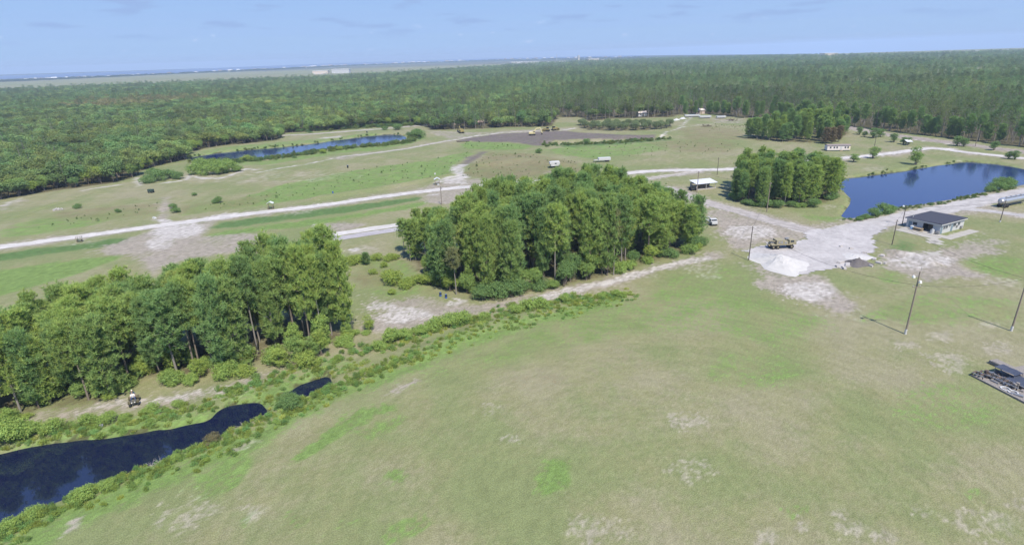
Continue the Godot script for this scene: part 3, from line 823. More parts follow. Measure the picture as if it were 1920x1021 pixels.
# a leafy dome: clumps of leaves spread through several lobes, on a few stems
func leafy(seed_: int, h: float, bare: float, rad: float, lobes: int, clumps: int, leaves: int, leaf: float, stems := 4, low := 0.38, high := 0.62) -> Array:
	rng.seed = seed_
	var t := Shape.new()
	var cr := Shape.new()
	var centres := []
	for k in lobes:
		var a := TAU * (k + rng.randf() * 0.7) / lobes
		var off := rad * (0.12 if k == 0 else rng.randf_range(0.35, 0.62))
		centres.append([Vector3(cos(a) * off, lerpf(bare, 1.0, rng.randf_range(low, high) if k else high) * h, sin(a) * off), rad * rng.randf_range(0.45, 0.66)])
	for k in stems:
		var e: Vector3 = centres[k % lobes][0]
		var foot := Vector3(e.x, 0, e.z) * 0.12 + Vector3(rng.randfn(), 0, rng.randfn()) * 0.06 * rad - Vector3(0, 0.1, 0)
		var mid := foot.lerp(e, 0.5) + Vector3(rng.randfn(), 0, rng.randfn()) * 0.08 * rad
		t.path([foot, mid, e], 0.02 * h + 0.03, 0.02, 5)
	for k in clumps:
		var ce: Array = centres[k % lobes]
		var d := Vector3(rng.randfn(), rng.randfn() * 0.9 + 0.25, rng.randfn()).normalized()
		var rr: float = ce[1] * pow(rng.randf(), 0.28)
		var squash := minf(1.0, h * (1.0 - bare) * 0.55 / rad)
		var q: Vector3 = ce[0] + Vector3(d.x * rr, d.y * rr * squash, d.z * rr)
		q.y = clampf(q.y, bare * h, h * 1.05)
		cr.tint = leaf_tint()
		var base := cr.tint
		for m in leaves:
			var n := (Vector3(rng.randfn(), rng.randfn(), rng.randfn()) + d * 1.1 + Vector3.UP * 0.5).normalized()
			var x := n.cross(Vector3(rng.randfn(), rng.randfn(), rng.randfn())).normalized()
			var y := n.cross(x)
			var at := q + Vector3(rng.randfn(), rng.randfn() * 0.8, rng.randfn()) * leaf * 1.5
			var l := leaf * rng.randf_range(0.7, 1.3)
			var w := rng.randf_range(0.85, 1.15)
			var col := Color(base.r * w, base.g * w, base.b * w)
			for e in [-x * l, y * l * 0.5, x * l, -x * l, x * l, -y * l * 0.5]:
				cr.v.append(at + e)
				cr.c.append(col)
	cr.n.clear()
	return [t.mesh(), cr.mesh()]

# a clump of tall grass blades
func grasses(seed_: int, h: float, rad: float, blades: int) -> Array:
	rng.seed = seed_
	var cr := Shape.new()
	for k in blades:
		var a := rng.randf() * TAU
		var foot := Vector3(cos(a), 0, sin(a)) * rad * sqrt(rng.randf())
		var lean := Vector3(rng.randfn() * 0.3 + foot.x * 0.5, 1.0, rng.randfn() * 0.3 + foot.z * 0.5).normalized()
		var l := h * rng.randf_range(0.5, 1.1)
		var side := Vector3(cos(a * 3.0), 0, sin(a * 3.0)) * 0.045
		var t := leaf_tint(0.3)
		for e in [foot - side, foot + side, foot + lean * l]:
			cr.v.append(e)
			cr.c.append(t)
	cr.n.clear()
	return [cr.mesh(), cr.mesh()]

func foliage(key: String, c: Color) -> StandardMaterial3D:
	var m := paint(key, c, 0.75, 0.0, null, 1.0, 0.25)
	m.backlight_enabled = true
	m.backlight = Color(0.80, 0.86, 0.50)
	m.cull_mode = BaseMaterial3D.CULL_DISABLED
	return m

var pine_kinds: Array = []
var full_kinds: Array = []
var bush_kinds: Array = []
var oak_kinds: Array = []
var sprig_kinds: Array = []
var pine_mats: Array = []
var leaf_mats: Array = []
var pale_mats: Array = []
var bark: StandardMaterial3D
var bark_pale: StandardMaterial3D

func plant(called: String, kind: Array, foot: Vector3, scale_: Vector3, crown: Material, wood: Material, label: String, category: String, group: String) -> Node3D:
	var o := thing(called, label, category, Vector3(foot.x, gh(foot.x, foot.z) - 0.04, foot.z), rng.randf() * TAU, group)
	o.scale = scale_
	var stem := "trunk" if category == "tree" else "stem"
	put(stem, kind[0], wood, o)
	put("crown" if category == "tree" else "foliage", kind[1], crown, o)
	return o

func scatter(outline: Array, gap: float, jitter := 0.38) -> Array:
	var p := flat_to(outline)
	var box := Rect2(p[0], Vector2.ZERO)
	for e in p:
		box = box.expand(e)
	var out := []
	var z := box.position.y
	var odd := 0
	while z < box.end.y:
		var x := box.position.x + (gap / 2.0 if odd % 2 else 0.0)
		while x < box.end.x:
			var q := Vector2(x + rng.randf_range(-jitter, jitter) * gap, z + rng.randf_range(-jitter, jitter) * gap)
			if Geometry2D.is_point_in_polygon(q, p):
				out.append(q)
			x += gap
		z += gap * 0.87
		odd += 1
	return out

func crowd(called: String, kinds: Array, mat: Material, wood: Material, spots: Array, parent: Node3D) -> void:
	# spots: [x, z, height factor, width factor, tint]
	for k in kinds.size():
		for layer in (2 if wood else 1):
			var mm := MultiMesh.new()
			mm.transform_format = MultiMesh.TRANSFORM_3D
			mm.use_colors = true
			mm.mesh = kinds[k][1 - layer]
			var mine := []
			for i in range(k, spots.size(), kinds.size()):
				if layer == 0 or spots[i].size() < 6 or spots[i][5]:
					mine.append(spots[i])
			if mine.is_empty():
				continue
			mm.instance_count = mine.size()
			for i in mine.size():
				var s: Array = mine[i]
				var turn := fmod(s[0] * 7.31 + s[1] * 3.17, TAU)
				var b := Basis(Vector3.UP, turn).scaled(Vector3(s[3], s[2], s[3]))
				mm.set_instance_transform(i, Transform3D(b, Vector3(s[0], gh(s[0], s[1]) - 0.05, s[1])))
				mm.set_instance_color(i, s[4] if layer == 0 else Color.WHITE)
			var o := MultiMeshInstance3D.new()
			o.multimesh = mm
			o.material_override = mat if layer == 0 else wood
			o.name = called if layer == 0 else "trunks"
			parent.add_child(o, true)

func build_trees() -> void:
	bark = paint("pine_bark", Color(0.31, 0.26, 0.22), 0.95, 0.0, grain(31, 0.05, 0.55, 1.0, 0.0, 256), 1.0, 0.15)
	bark_pale = paint("grey_bark", Color(0.38, 0.35, 0.32), 0.95, 0.0, grain(31, 0.05, 0.55, 1.0, 0.0, 256), 1.0, 0.15)
	for k in 6:
		pine_mats.append(foliage("pine_needles_%d" % k, Color(0.278, 0.390, 0.130) * [1.0, 0.88, 1.12, 0.95, 1.04, 1.18][k] * Color([1, 0.93, 1.04, 0.9, 1.05, 1.07][k], 1, [1, 1.12, 0.92, 1.15, 0.9, 0.86][k])))
	for k in 4:
		leaf_mats.append(foliage("broad_leaves_%d" % k, Color(0.262, 0.375, 0.115) * [1.0, 1.15, 0.78, 1.08][k] * Color([1, 1.04, 0.9, 1.12][k], 1, [1, 0.9, 1.2, 0.8][k])))
	for k in 2:
		pale_mats.append(foliage("grey_leaves_%d" % k, Color(0.23, 0.29, 0.155) * [1.0, 0.85][k]))
	var rusty := foliage("rusty_needles", Color(0.27, 0.21, 0.135))
	for k in 10:
		pine_kinds.append(pine(100 + k, 18.0, [0.44, 0.34, 0.52, 0.38, 0.28, 0.48, 0.40, 0.56, 0.32, 0.46][k], [3.0, 3.3, 2.7, 3.1, 3.2, 3.5, 2.8, 2.4, 3.0, 3.7][k], [40, 50, 36, 46, 54, 44, 40, 26, 44, 40][k], 16, 16))
	for k in 4:
		full_kinds.append(pine(140 + k, 14.0, [0.14, 0.22, 0.10, 0.18][k], [2.7, 2.5, 2.9, 2.6][k], 76, 13, 16))
	for k in 4:
		bush_kinds.append(leafy(160 + k, 2.4, 0.02, 1.9, 8 + k, 420, 13, 0.085, 5, 0.22, 0.66))
	for k in 4:
		oak_kinds.append(leafy(180 + k, 9.0, 0.16, 3.6, 10 + k, 560, 13, 0.17, 4))
	for k in 3:
		sprig_kinds.append(leafy(190 + k, 8.0, 0.03, 2.3, 11, 460, 12, 0.14, 4, 0.18, 0.82))
	var jit := func() -> float: return rng.randf_range(0.9, 1.1)
	rng.seed = 77
	# canal grove
	var g := grove_outlines()
	var names := ["the grove between canal and fields", "the dense central grove", "the rounded grove beside the blue pond", "the wood behind the mobile home"]
	var groups := ["pines of the canal grove", "pines of the central grove", "pines of the pond grove", "pines behind the mobile home"]
	var gaps := [3.6, 4.9, 4.9, 7.2]
	for k in 4:
		var edge := flat_to(g[k])
		for q in scatter(g[k], gaps[k]):
			var near := 1e9
			for i in edge.size():
				near = minf(near, Geometry2D.get_closest_point_to_segment(q, edge[i], edge[(i + 1) % edge.size()]).distance_to(q))
			var h := 1.0
			if k == 0: h = lerpf(0.80, 1.10, smoothstep(-68.0, -40.0, q.x)) * rng.randf_range(0.84, 1.06)
			elif k == 1: h = minf(lerpf(0.66, 1.12, smoothstep(-28.0, -6.0, q.x)), lerpf(1.12, 0.80, smoothstep(26.0, 48.0, q.x))) * rng.randf_range(0.9, 1.04)
			elif k == 2: h = minf(lerpf(0.62, 0.84, smoothstep(76.0, 90.0, q.x)), lerpf(0.84, 0.68, smoothstep(108.0, 122.0, q.x))) * rng.randf_range(0.9, 1.05)
			else: h = lerpf(0.62, 0.86, smoothstep(0.0, 12.0, near)) * rng.randf_range(0.9, 1.05)
			var full: bool = (near < 5.0 and rng.randf() < [0.38, 0.75, 0.95, 0.95][k]) or rng.randf() < [0.10, 0.25, 0.6, 0.6][k]
			var kind: Array = full_kinds[rng.randi() % 4] if full else pine_kinds[rng.randi() % 10]
			var sc := Vector3(0, h * (18.0 / 14.0 * 0.93 if full else 1.0), 0)
			sc.x = rng.randf_range(0.74, 1.14) * lerpf(0.8, 1.0, minf(h, 1.0))
			sc.z = sc.x
			var tone := rng.randi() % 6
			var row := "at the edge of" if near < 3.6 else "inside"
			plant("pine_tree", kind, Vector3(q.x, 0, q.y), sc, pine_mats[tone], bark_pale if rng.randf() < 0.6 else bark, "%s %s pine %s %s" % [["mid green", "deep green", "bright green", "bluish green", "fresh green", "light green"][tone], "full-crowned" if full else "bare-trunked", row, names[k]], "tree", groups[k])
	for a in [[Vector3(27.22, 0, -133.54), 0.9, "yellow green pine rising inside the central grove"], [Vector3(6.35, 0, -127.98), 0.95, "yellowish pine near the front of the central grove"], [Vector3(-10.15, 0, -125.91), 0.8, "pale yellow green pine at the left end of the central grove"], [Vector3(-61.13, 0, -97.40), 0.85, "yellow green pine in the middle of the canal grove"], [Vector3(-70.78, 0, -87.33), 0.72, "pale pine at the low end of the canal grove"]]:
		plant("pine_tree", pine_kinds[8], a[0], Vector3(1.0, a[1], 1.0), foliage("yellow_needles", Color(0.36, 0.43, 0.135)), bark_pale, a[2], "tree", "")
	for a in [[Vector3(-12.75, 0, -119.01), 0.62, "thin double pine with a sparse crown beside the blue barrels"], [Vector3(24.30, 0, -128.23), 0.9, "dying brownish pine inside the central grove"]]:
		plant("pine_tree", pine_kinds[7], a[0], Vector3(0.75, a[1], 0.75), foliage("dying_needles", Color(0.28, 0.30, 0.15)), bark_pale, a[2], "tree", "")
	# lone pines beside the groves
	for a in [[Vector3(-26.63, 0, -142.82), 0.62, "thin lone pine at the corner of the central grove"], [Vector3(-29.37, 0, -149.17), 0.55, "sparse young pine standing off the central grove"]]:
		plant("pine_tree", pine_kinds[2], a[0], Vector3(0.7, a[1], 0.7), pine_mats[0], bark_pale, a[2], "tree", "")
	for a in [[Vector3(157.05, 0, -259.66), 0.40, "small round tree between the blue pond and the white road"], [Vector3(170.38, 0, -267.30), 0.60, "slim leafy tree close to the white road"], [Vector3(177.78, 0, -249.32), 0.86, "lone leafy tree on the far shore of the blue pond"]]:
		plant("shore_tree", sprig_kinds[int(a[1] * 10) % 3], a[0], Vector3(0.85 + a[1] * 0.3, a[1] * 1.2, 0.85 + a[1] * 0.3), leaf_mats[0], bark, a[2], "tree", "")
	for a in [[Vector3(208.75, 0, -344.86), 0.5], [Vector3(208.53, 0, -330.79), 0.75], [Vector3(214.45, 0, -334.00), 0.6], [Vector3(209.11, 0, -313.46), 0.55], [Vector3(209.13, 0, -305.48), 0.5], [Vector3(210.24, 0, -303.31), 0.42], [Vector3(229.00, 0, -293.76), 0.62], [Vector3(230.88, 0, -291.55), 0.5], [Vector3(235.57, 0, -278.45), 0.5], [Vector3(225.45, 0, -254.43), 0.5], [Vector3(223.97, 0, -256.11), 0.36], [Vector3(206.61, 0, -335.82), 0.4]]:
		plant("roadside_tree", sprig_kinds[rng.randi() % 3], a[0], Vector3(a[1] * 1.7, a[1] * 1.1 * jit.call(), a[1] * 1.7), leaf_mats[2], bark, "dark round tree beside the straight road at the forest edge", "tree", "trees along the straight forest road")
	# dead-looking rusty trees at the wood's corner
	for a in [Vector3(172.96, 0, -315.15), Vector3(176.58, 0, -315.38), Vector3(183.21, 0, -321.17)]:
		plant("rusty_tree", full_kinds[rng.randi() % 4], a, Vector3(0.9, 0.62, 0.9), rusty, bark, "rusty brown conifer at the corner of the wood behind the mobile home", "tree", "rusty conifers")
	# leafy understorey of the groves
	rng.seed = 78
	var line_a := flat_to([-76.9,-72.4,-74.5,-75.3,-68.1,-76.8,-64.3,-78.1,-64.8,-83.6,-62.5,-87.4,-56.8,-83.6,-51.7,-82.3,-47.9,-83.8,-45.6,-86.7,-41.5,-88.3,-37.7,-88.1,-35,-91.3,-30.6,-93,-27.7,-97.4])
	for i in 70:
		var t := rng.randf() * (line_a.size() - 1)
		var q: Vector2 = line_a[int(t)].lerp(line_a[mini(int(t) + 1, line_a.size() - 1)], t - int(t)) + Vector2(rng.randf_range(-1.5, 1.0), rng.randf_range(-8.0, -0.4))
		var s := rng.randf_range(0.6, 1.45)
		var slim := rng.randf() < 0.5
		plant("understorey_shrub", sprig_kinds[rng.randi() % 3] if slim else bush_kinds[rng.randi() % 4], Vector3(q.x, 0, q.y), Vector3(s * 0.55, s * rng.randf_range(0.35, 0.6), s * 0.55) if slim else Vector3(s * 0.8, s * rng.randf_range(0.5, 1.0), s * 0.8), leaf_mats[[0, 1, 1, 3][rng.randi() % 4]], bark, ("tall slim shrub under the pines of the canal grove" if slim else "low bright shrub under the pines of the canal grove"), "shrub", "understorey shrubs of the canal grove")
	var line_b := flat_to([-20.7,-129.6,-15,-121.1,-9.7,-117.5,-0.2,-116.8,9.5,-119.7,18.5,-123.2,31.5,-132,46.2,-141.6,52.8,-146.3])
	for i in 40:
		var t := (i + rng.randf()) / 40.0 * (line_b.size() - 1)
		var q: Vector2 = line_b[int(t)].lerp(line_b[mini(int(t) + 1, line_b.size() - 1)], t - int(t)) + Vector2(rng.randf_range(-1.0, 1.0), rng.randf_range(-4.0, 0.0))
		var tall := rng.randf() < 0.5
		if tall:
			var s := rng.randf_range(0.38, 0.62)
			plant("understorey_tree", oak_kinds[rng.randi() % 4], Vector3(q.x, 0, q.y - 1.0), Vector3(s, s * rng.randf_range(1.0, 1.5), s), leaf_mats[[0, 2, 2, 3][rng.randi() % 4]], bark, "small leafy tree filling the edge of the central grove", "tree", "leafy edge of the central grove")
		else:
			var s := rng.randf_range(0.6, 1.2)
			plant("edge_shrub", bush_kinds[rng.randi() % 4], Vector3(q.x, 0, q.y), Vector3(s, s, s), leaf_mats[rng.randi() % 4], bark, "low green shrub along the front edge of the central grove", "shrub", "edge shrubs of the central grove")
	for a in [[Vector3(-6.63, 0, -115.82), 1.35], [Vector3(-3.70, 0, -116.48), 1.5], [Vector3(-0.75, 0, -117.46), 1.6], [Vector3(1.65, 0, -118.79), 1.3]]:
		plant("thicket_bush", bush_kinds[rng.randi() % 4], a[0], Vector3(a[1], a[1] * 1.15, a[1]), leaf_mats[2], bark, "dense dark bush at the front of the central grove beside the sandy track", "bush", "dark thicket beside the sandy track")
	var line_c := flat_to([78.7,-199.4,80.6,-189.9,84,-185.1,90.4,-183.6,99.4,-183.9,107.9,-187.9,123.2,-210.7])
	for i in 16:
		var t := (i + rng.randf()) / 16.0 * (line_c.size() - 1)
		var q: Vector2 = line_c[int(t)].lerp(line_c[mini(int(t) + 1, line_c.size() - 1)], t - int(t)) + Vector2(0, rng.randf_range(-3.0, 0.0))
		var s := rng.randf_range(0.6, 1.2)
		plant("edge_shrub", bush_kinds[rng.randi() % 4], Vector3(q.x, 0, q.y), Vector3(s, s * 1.1, s), leaf_mats[[0, 2, 2][rng.randi() % 3]], bark, "green shrub at the foot of the pond grove", "shrub", "edge shrubs of the pond grove")
	build_forest()

func build_forest() -> void:
	rng.seed = 79
	var far_pines := []
	var far_oaks := []
	for k in 5:
		far_pines.append(pine(200 + k, 15.0, [0.4, 0.45, 0.35, 0.5, 0.3][k], [2.6, 2.4, 2.7, 2.5, 2.9][k], 24, 4, 9))
		far_oaks.append(leafy(220 + k, 11.0, 0.2, 3.8, 8, 170, 11, 0.34, 2))
	var outline := flat_to(forest_outline())
	var gaps_in := []
	for a in [[430.8,-760.7,528.9,-795.1,681.2,-905.4,868.2,-1012.8,782.1,-911.1,609.1,-808.3,486.6,-730.5,392.6,-689.9], [196.7,-713.4,302.9,-757.8,363.6,-744.4,346.7,-709.2,284,-710,185.1,-670.7], [256,-1257,404.2,-1203.7,384.2,-1143.3,236.6,-1161.1], [-196.4,-293.8,-193.9,-297.7,-187.4,-292.3,-184.7,-278.3]]:
		gaps_in.append(flat_to(a))
	# the trees that stand at the forest's front edge, one by one
	var front := flat_to([-216.2,-230.8,-211.6,-235.7,-205.3,-247.7,-194.3,-256.9,-183.9,-266.9,-181.8,-277.9,-191.2,-298.8,-187.7,-327.2,-195.1,-353.2,-197.3,-368.4,-188,-384.8,-173.2,-393.9,-160,-406.7,-171.2,-444.5,-157.2,-450.8,-129,-457.1,-106.8,-469.1,-82,-473.6,-63.3,-461.2,-54.7,-441.5,-32.5,-439.2,-2.6,-441.6,33,-435.6])
	var front_b := flat_to([142.4,-486.4,165.7,-483.6,182.5,-448.6,203.6,-450.3,225.7,-378.3,231.6,-362.5,242.5,-326.4,250.1,-301.6,255.4,-284.7,261.6,-268.5])
	var singles := []
	for set_ in 2:
		var f := front if set_ == 0 else front_b
		for i in f.size() - 1:
			var n := maxi(1, int(f[i].distance_to(f[i + 1]) / (6.4 if set_ == 0 else 4.6)))
			for k in n:
				var q := f[i].lerp(f[i + 1], (k + rng.randf() * 0.8) / n) + Vector2(rng.randf_range(-1.5, 1.5), rng.randf_range(-3.5, 0.0))
				singles.append(q)
				if set_ == 0:
					var s := rng.randf_range(0.62, 1.0)
					plant("forest_edge_tree", oak_kinds[rng.randi() % 4], Vector3(q.x, 0, q.y), Vector3(s, s * rng.randf_range(0.85, 1.15), s), leaf_mats[[0, 2, 0, 3][rng.randi() % 4]], bark, "leafy tree at the front edge of the mixed woods", "tree", "front edge of the mixed woods")
				else:
					var s := rng.randf_range(0.8, 1.05)
					plant("plantation_pine", pine_kinds[rng.randi() % 10] if rng.randf() < 0.25 else full_kinds[rng.randi() % 4], Vector3(q.x, 0, q.y), Vector3(s, rng.randf_range(0.72, 0.88), s), pine_mats[[1, 3, 0][rng.randi() % 3]], bark_pale, "pine in the front row of the dense plantation beyond the straight road", "tree", "front row of the pine plantation")
	var pines := []
	var oaks := []
	var red := Vector3(-504.45, 0, -827.58)
	var rings := [[180.0, 620.0, 6.0], [620.0, 1100.0, 8.5], [1100.0, 1900.0, 13.0], [1900.0, 3400.0, 22.0], [3400.0, 7500.0, 48.0]]
	for r in rings:
		var gap: float = r[2]
		var z: float = -r[1]
		while z < -150.0:
			var x := -minf(r[1], -z * 1.05 + 60.0)
			while x < minf(r[1], -z * 1.05 + 60.0):
				var q := Vector2(x + rng.randf_range(-0.42, 0.42) * gap, z + rng.randf_range(-0.42, 0.42) * gap)
				x += gap
				var d := q.length()
				if d < r[0] or d >= r[1] or not Geometry2D.is_point_in_polygon(q, outline):
					continue
				var skip := false
				for a in gaps_in:
					skip = skip or Geometry2D.is_point_in_polygon(q, a)
				if skip:
					continue
				var broad := clampf(0.5 - q.x / 260.0 + n1.get_noise_2d(q.x * 0.6, q.y * 0.6) * 0.9, 0.03, 0.9) * (1.0 if d < 900.0 else 0.7)
				var t := rng.randf_range(0.66, 1.32) * (1.0 + 0.5 * n1.get_noise_2d(q.x * 0.5, q.y * 0.5) + 0.3 * n1.get_noise_2d(q.x * 2.2, q.y * 2.2))
				var hue := rng.randf_range(-0.12, 0.16) + 0.22 * n1.get_noise_2d(q.x * 1.1 + 900.0, q.y * 1.1)
				var col := Color(t * (1.0 + hue), t, t * (1.0 - hue * 0.5))
				var dead := Vector2(red.x, red.z).distance_to(q) / 90.0
				if dead < 1.0 and rng.randf() < 0.8:
					col = Color(1.45, 0.95, 1.15) * rng.randf_range(0.8, 1.2)
				var big := gap / 6.0
				var wide := rng.randf_range(0.85, 1.2) * lerpf(1.0, big, 0.55)
				var tall := rng.randf_range(0.66, 1.22) * (0.86 if q.x < 0.0 else 1.0)
				if rng.randf() < broad:
					oaks.append([q.x, q.y, tall, wide, col, d < 700.0])
				else:
					pines.append([q.x, q.y, tall, wide * 1.1, col, d < 700.0])
			z += gap
	var woods := Node3D.new()
	woods.name = "forest"
	add_child(woods)
	tag(woods, "endless mixed pine and broadleaf forest reaching back to the coast", "forest", "", "stuff")
	var needle := foliage("forest_needles", Color(0.190, 0.268, 0.108))
	var leafm := foliage("forest_leaves", Color(0.195, 0.275, 0.102))
	crowd("pine_crowns", far_pines, needle, bark_pale, pines, woods)
	crowd("leafy_crowns", far_oaks, leafm, bark, oaks, woods)
	print("forest trees ", pines.size() + oaks.size())
	# grey-green willow-like stand beside the excavation
	rng.seed = 80
	var g := grove_outlines()
	for q in scatter(g[4], 7.0):
		var s := rng.randf_range(0.5, 0.66)
		plant("grey_thicket_tree", oak_kinds[rng.randi() % 4], Vector3(q.x, 0, q.y), Vector3(s * 1.15, s, s * 1.15), pale_mats[rng.randi() % 2], bark_pale, "low grey green tree in the thicket beside the excavation", "tree", "grey green thicket")

func build_low_plants() -> void:
	rng.seed = 90
	var sprigs := []
	for k in 4:
		sprigs.append(leafy(300 + k, 0.95, 0.0, 0.75, 5, 70, 10, 0.07, 2, 0.2, 0.7))
	var blades := []
	for k in 4:
		blades.append(grasses(320 + k, 0.75, 0.6, 150))
	var weeds := []
	for k in 3:
		weeds.append(leafy(310 + k, 0.8, 0.05, 0.34, 3, 22, 9, 0.07, 2, 0.25, 0.75))
	var along := func(a: Array, n: int, wide: float, lo: float, hi: float) -> Array:
		var p := flat_to(a)
		var lengths := [0.0]
		for i in p.size() - 1:
			lengths.append(lengths[-1] + p[i].distance_to(p[i + 1]))
		var out := []
		for k in n:
			var t: float = rng.randf() * lengths[-1]
			var i := 0
			while i < p.size() - 2 and lengths[i + 1] < t:
				i += 1
			var u: float = (t - lengths[i]) / maxf(0.01, lengths[i + 1] - lengths[i])
			var q: Vector2 = p[i].lerp(p[i + 1], u) + Vector2(rng.randfn(), rng.randfn()) * wide * 0.5
			if gh(q.x, q.y) < -0.62:
				continue
			var w := rng.randf_range(0.75, 1.25)
			var h := rng.randf_range(-0.15, 0.25)
			out.append([q.x, q.y, rng.randf_range(lo, hi), rng.randf_range(lo, hi) * 1.1, Color(w * (1.0 + h), w, w * (1.0 - h))])
		return out
	var leafm := foliage("bank_leaves", Color(0.215, 0.330, 0.095))
	var bank := Node3D.new()
	bank.name = "bank_undergrowth"
	add_child(bank)
	tag(bank, "tangled bright green undergrowth along both banks of the canal", "undergrowth", "", "stuff")
	var spots: Array = along.call([-60.5,-48.2,-59.9,-51.7,-58.2,-54.3,-54.3,-57.9,-51.3,-60.7,-47.9,-63.1,-45.6,-65.5,-41.5,-67.9,-39.1,-71.2,-37.3,-73.5], 150, 1.5, 0.35, 0.9)
	spots += along.call([-58.4,-47.1,-58.8,-50.3,-56.3,-53.4,-53.2,-56.3,-48.8,-59.8,-44.4,-63.2,-39.8,-65.8,-36.7,-71.1,-33.3,-75,-29.4,-78.4], 90, 2.0, 0.35, 0.8)
	spots += along.call([-37.1,-74.1,-34.1,-77.2,-30.7,-80,-27.2,-83.1,-22.6,-86.8,-17.7,-91], 80, 2.0, 0.4, 1.0)
	spots += along.call([-26,-94.1,-20.7,-98,-13,-102.8,-6.8,-105.2,2,-110.4,11.3,-113.3,19.7,-115.3,24.5,-116.1], 110, 2.4, 0.4, 1.1)
	spots += along.call([-22.6,-87.2,-15.9,-92.4,-6.6,-100,4,-105.2,15.6,-111,25.6,-115.7], 60, 2.4, 0.35, 0.8)
	spots += along.call([-73.8,-68.6,-69.4,-70.8,-64,-72.1,-58.6,-73.5,-52.3,-75.3,-47.4,-77.2], 70, 2.4, 0.4, 1.0)
	spots += along.call([-47.9,-79.9,-43.7,-82.4,-40.5,-85.6,-34.2,-88.8,-29.3,-91.7,-26,-94.1], 90, 2.4, 0.4, 1.1)
	crowd("leaves", sprigs, leafm, null, spots, bank)
	var tall: Array = along.call([-60.9,-48.6,-60.1,-51.9,-58.4,-54.5,-54.4,-58.1,-51.4,-60.8,-47.9,-63.2,-45.6,-65.6,-41.5,-67.9,-39.1,-71.2,-36.4,-74.4,-34.1,-77.2,-30.7,-80,-27.2,-83.1,-22.6,-86.8,-15.9,-92,-6.6,-100,4,-105.2,15.6,-111,25.7,-116], 520, 3.0, 0.3, 0.8)
	tall += along.call([-73.7,-66.6,-69.5,-67.9,-63.3,-69.2,-56.9,-70.1,-52.2,-71.4,-49.6,-72.3,-46.3,-73.2,-46,-75.9,-44.7,-77.5,-39.4,-77.9,-37.2,-78.9,-35.8,-82.4,-33.1,-84.9,-30,-86.9,-25.9,-89.2], 260, 2.0, 0.3, 0.8)
	tall += along.call([-74.3,-69.2,-69.7,-71.2,-64.3,-72.5,-58.8,-73.8,-52.4,-75.6,-47.6,-77.5,-43.5,-81.9,-39,-86.3,-32.6,-89.6], 160, 2.4, 0.3, 0.8)
	tall += along.call([-25.8,-93.1,-20.6,-97.3,-13,-102.3,-6.8,-104.7,2,-109.8,11.3,-113,19.6,-115,25.7,-116.3], 220, 2.6, 0.4, 1.0)
	crowd("grass_blades", blades, foliage("bank_grass", Color(0.285, 0.390, 0.125)), null, tall, bank)
	var shore := Node3D.new()
	shore.name = "shore_growth"
	add_child(shore)
	tag(shore, "low green reeds and bushes fringing the long narrow pond and the blue pond", "reeds", "", "stuff")
	spots = along.call([-173.9,-317.9,-146.5,-315.6,-133.3,-319.2,-118.7,-334.6,-111.1,-342.9,-100.7,-351.1,-88.7,-355.1,-77,-361.5,-65.2,-370.6,-61.6,-392.5,-68.8,-410.8], 420, 4.5, 0.8, 2.4)
	spots += along.call([-187.3,-339.9,-161.5,-363.4,-132.7,-376.7,-113.5,-398.9,-95.2,-415.6,-78.6,-417.5], 260, 2.5, 0.6, 1.5)
	spots += along.call([133.9,-228,153,-233.9,183.4,-247.1,205,-255.3,212.7,-247.2,213.9,-235.7], 160, 1.6, 0.5, 1.0)
	spots += along.call([102.8,-167.8,111,-169.9,124,-178.1,146.8,-185.9,181.8,-202.4], 150, 1.6, 0.4, 0.9)
	spots += along.call([21.1,-341,42.7,-338.6,65.2,-342.5,95.9,-351.7], 160, 4.0, 0.7, 1.8)
	spots += along.call([-160.3,-451.5,-130,-460.9,-98.6,-470.6,-65.3,-476.7], 300, 8.0, 1.4, 3.0)
	crowd("leaves", sprigs, foliage("shore_leaves", Color(0.140, 0.210, 0.075)), null, spots, shore)
	var meadow := Node3D.new()
	meadow.name = "meadow_weeds"
	add_child(meadow)
	tag(meadow, "scattered weeds and saplings over the rough slopes beyond the long white road", "weeds", "", "stuff")
	spots = []
	for a in [[[-119.4,-200.2,-119.6,-211.8,-106.7,-223.8,-100.9,-247.9,-79.6,-272.3,-62.3,-287.6,-42.5,-299.5,-23.4,-325.8,-18.5,-317.4,-27.3,-283.1,-25.5,-262.3,-44.2,-241.8,-67.7,-227.9,-81.5,-217.8,-91.1,-210.6], 4.0], [[-22.1,-255.6,-18.9,-284.6,-9.8,-321.2,13.4,-309.5,33.2,-283,36.8,-261.3,23.9,-241.5,1.2,-242.7], 4.2], [[-170.5,-199.6,-158.5,-207,-136.6,-220.6,-127.8,-204.9,-141.7,-196.3,-157.7,-183.1], 3.8], [[20.1,-324.9,39.2,-335.1,92.5,-338.8,131.2,-326.1,114.6,-297.1,44.5,-288.7], 5.0], [[-27.9,-369.7,14.8,-340.2,-6.9,-328.3,-26.4,-338.2], 5.0], [[145.9,-418.7,163.6,-400.8,151.5,-374.3,131,-379.4], 3.0]]:
		for q in scatter(a[0], a[1], 0.5):
			if rng.randf() < 0.38:
				var w := rng.randf_range(0.6, 1.1)
				var s := rng.randf_range(0.4, 0.95) if rng.randf() < 0.9 else rng.randf_range(1.1, 1.8)
				spots.append([q.x, q.y, s, s * 0.9, Color(w * 1.05, w, w)])
	crowd("leaves", weeds, foliage("weed_leaves", Color(0.140, 0.210, 0.075)), null, spots, meadow)
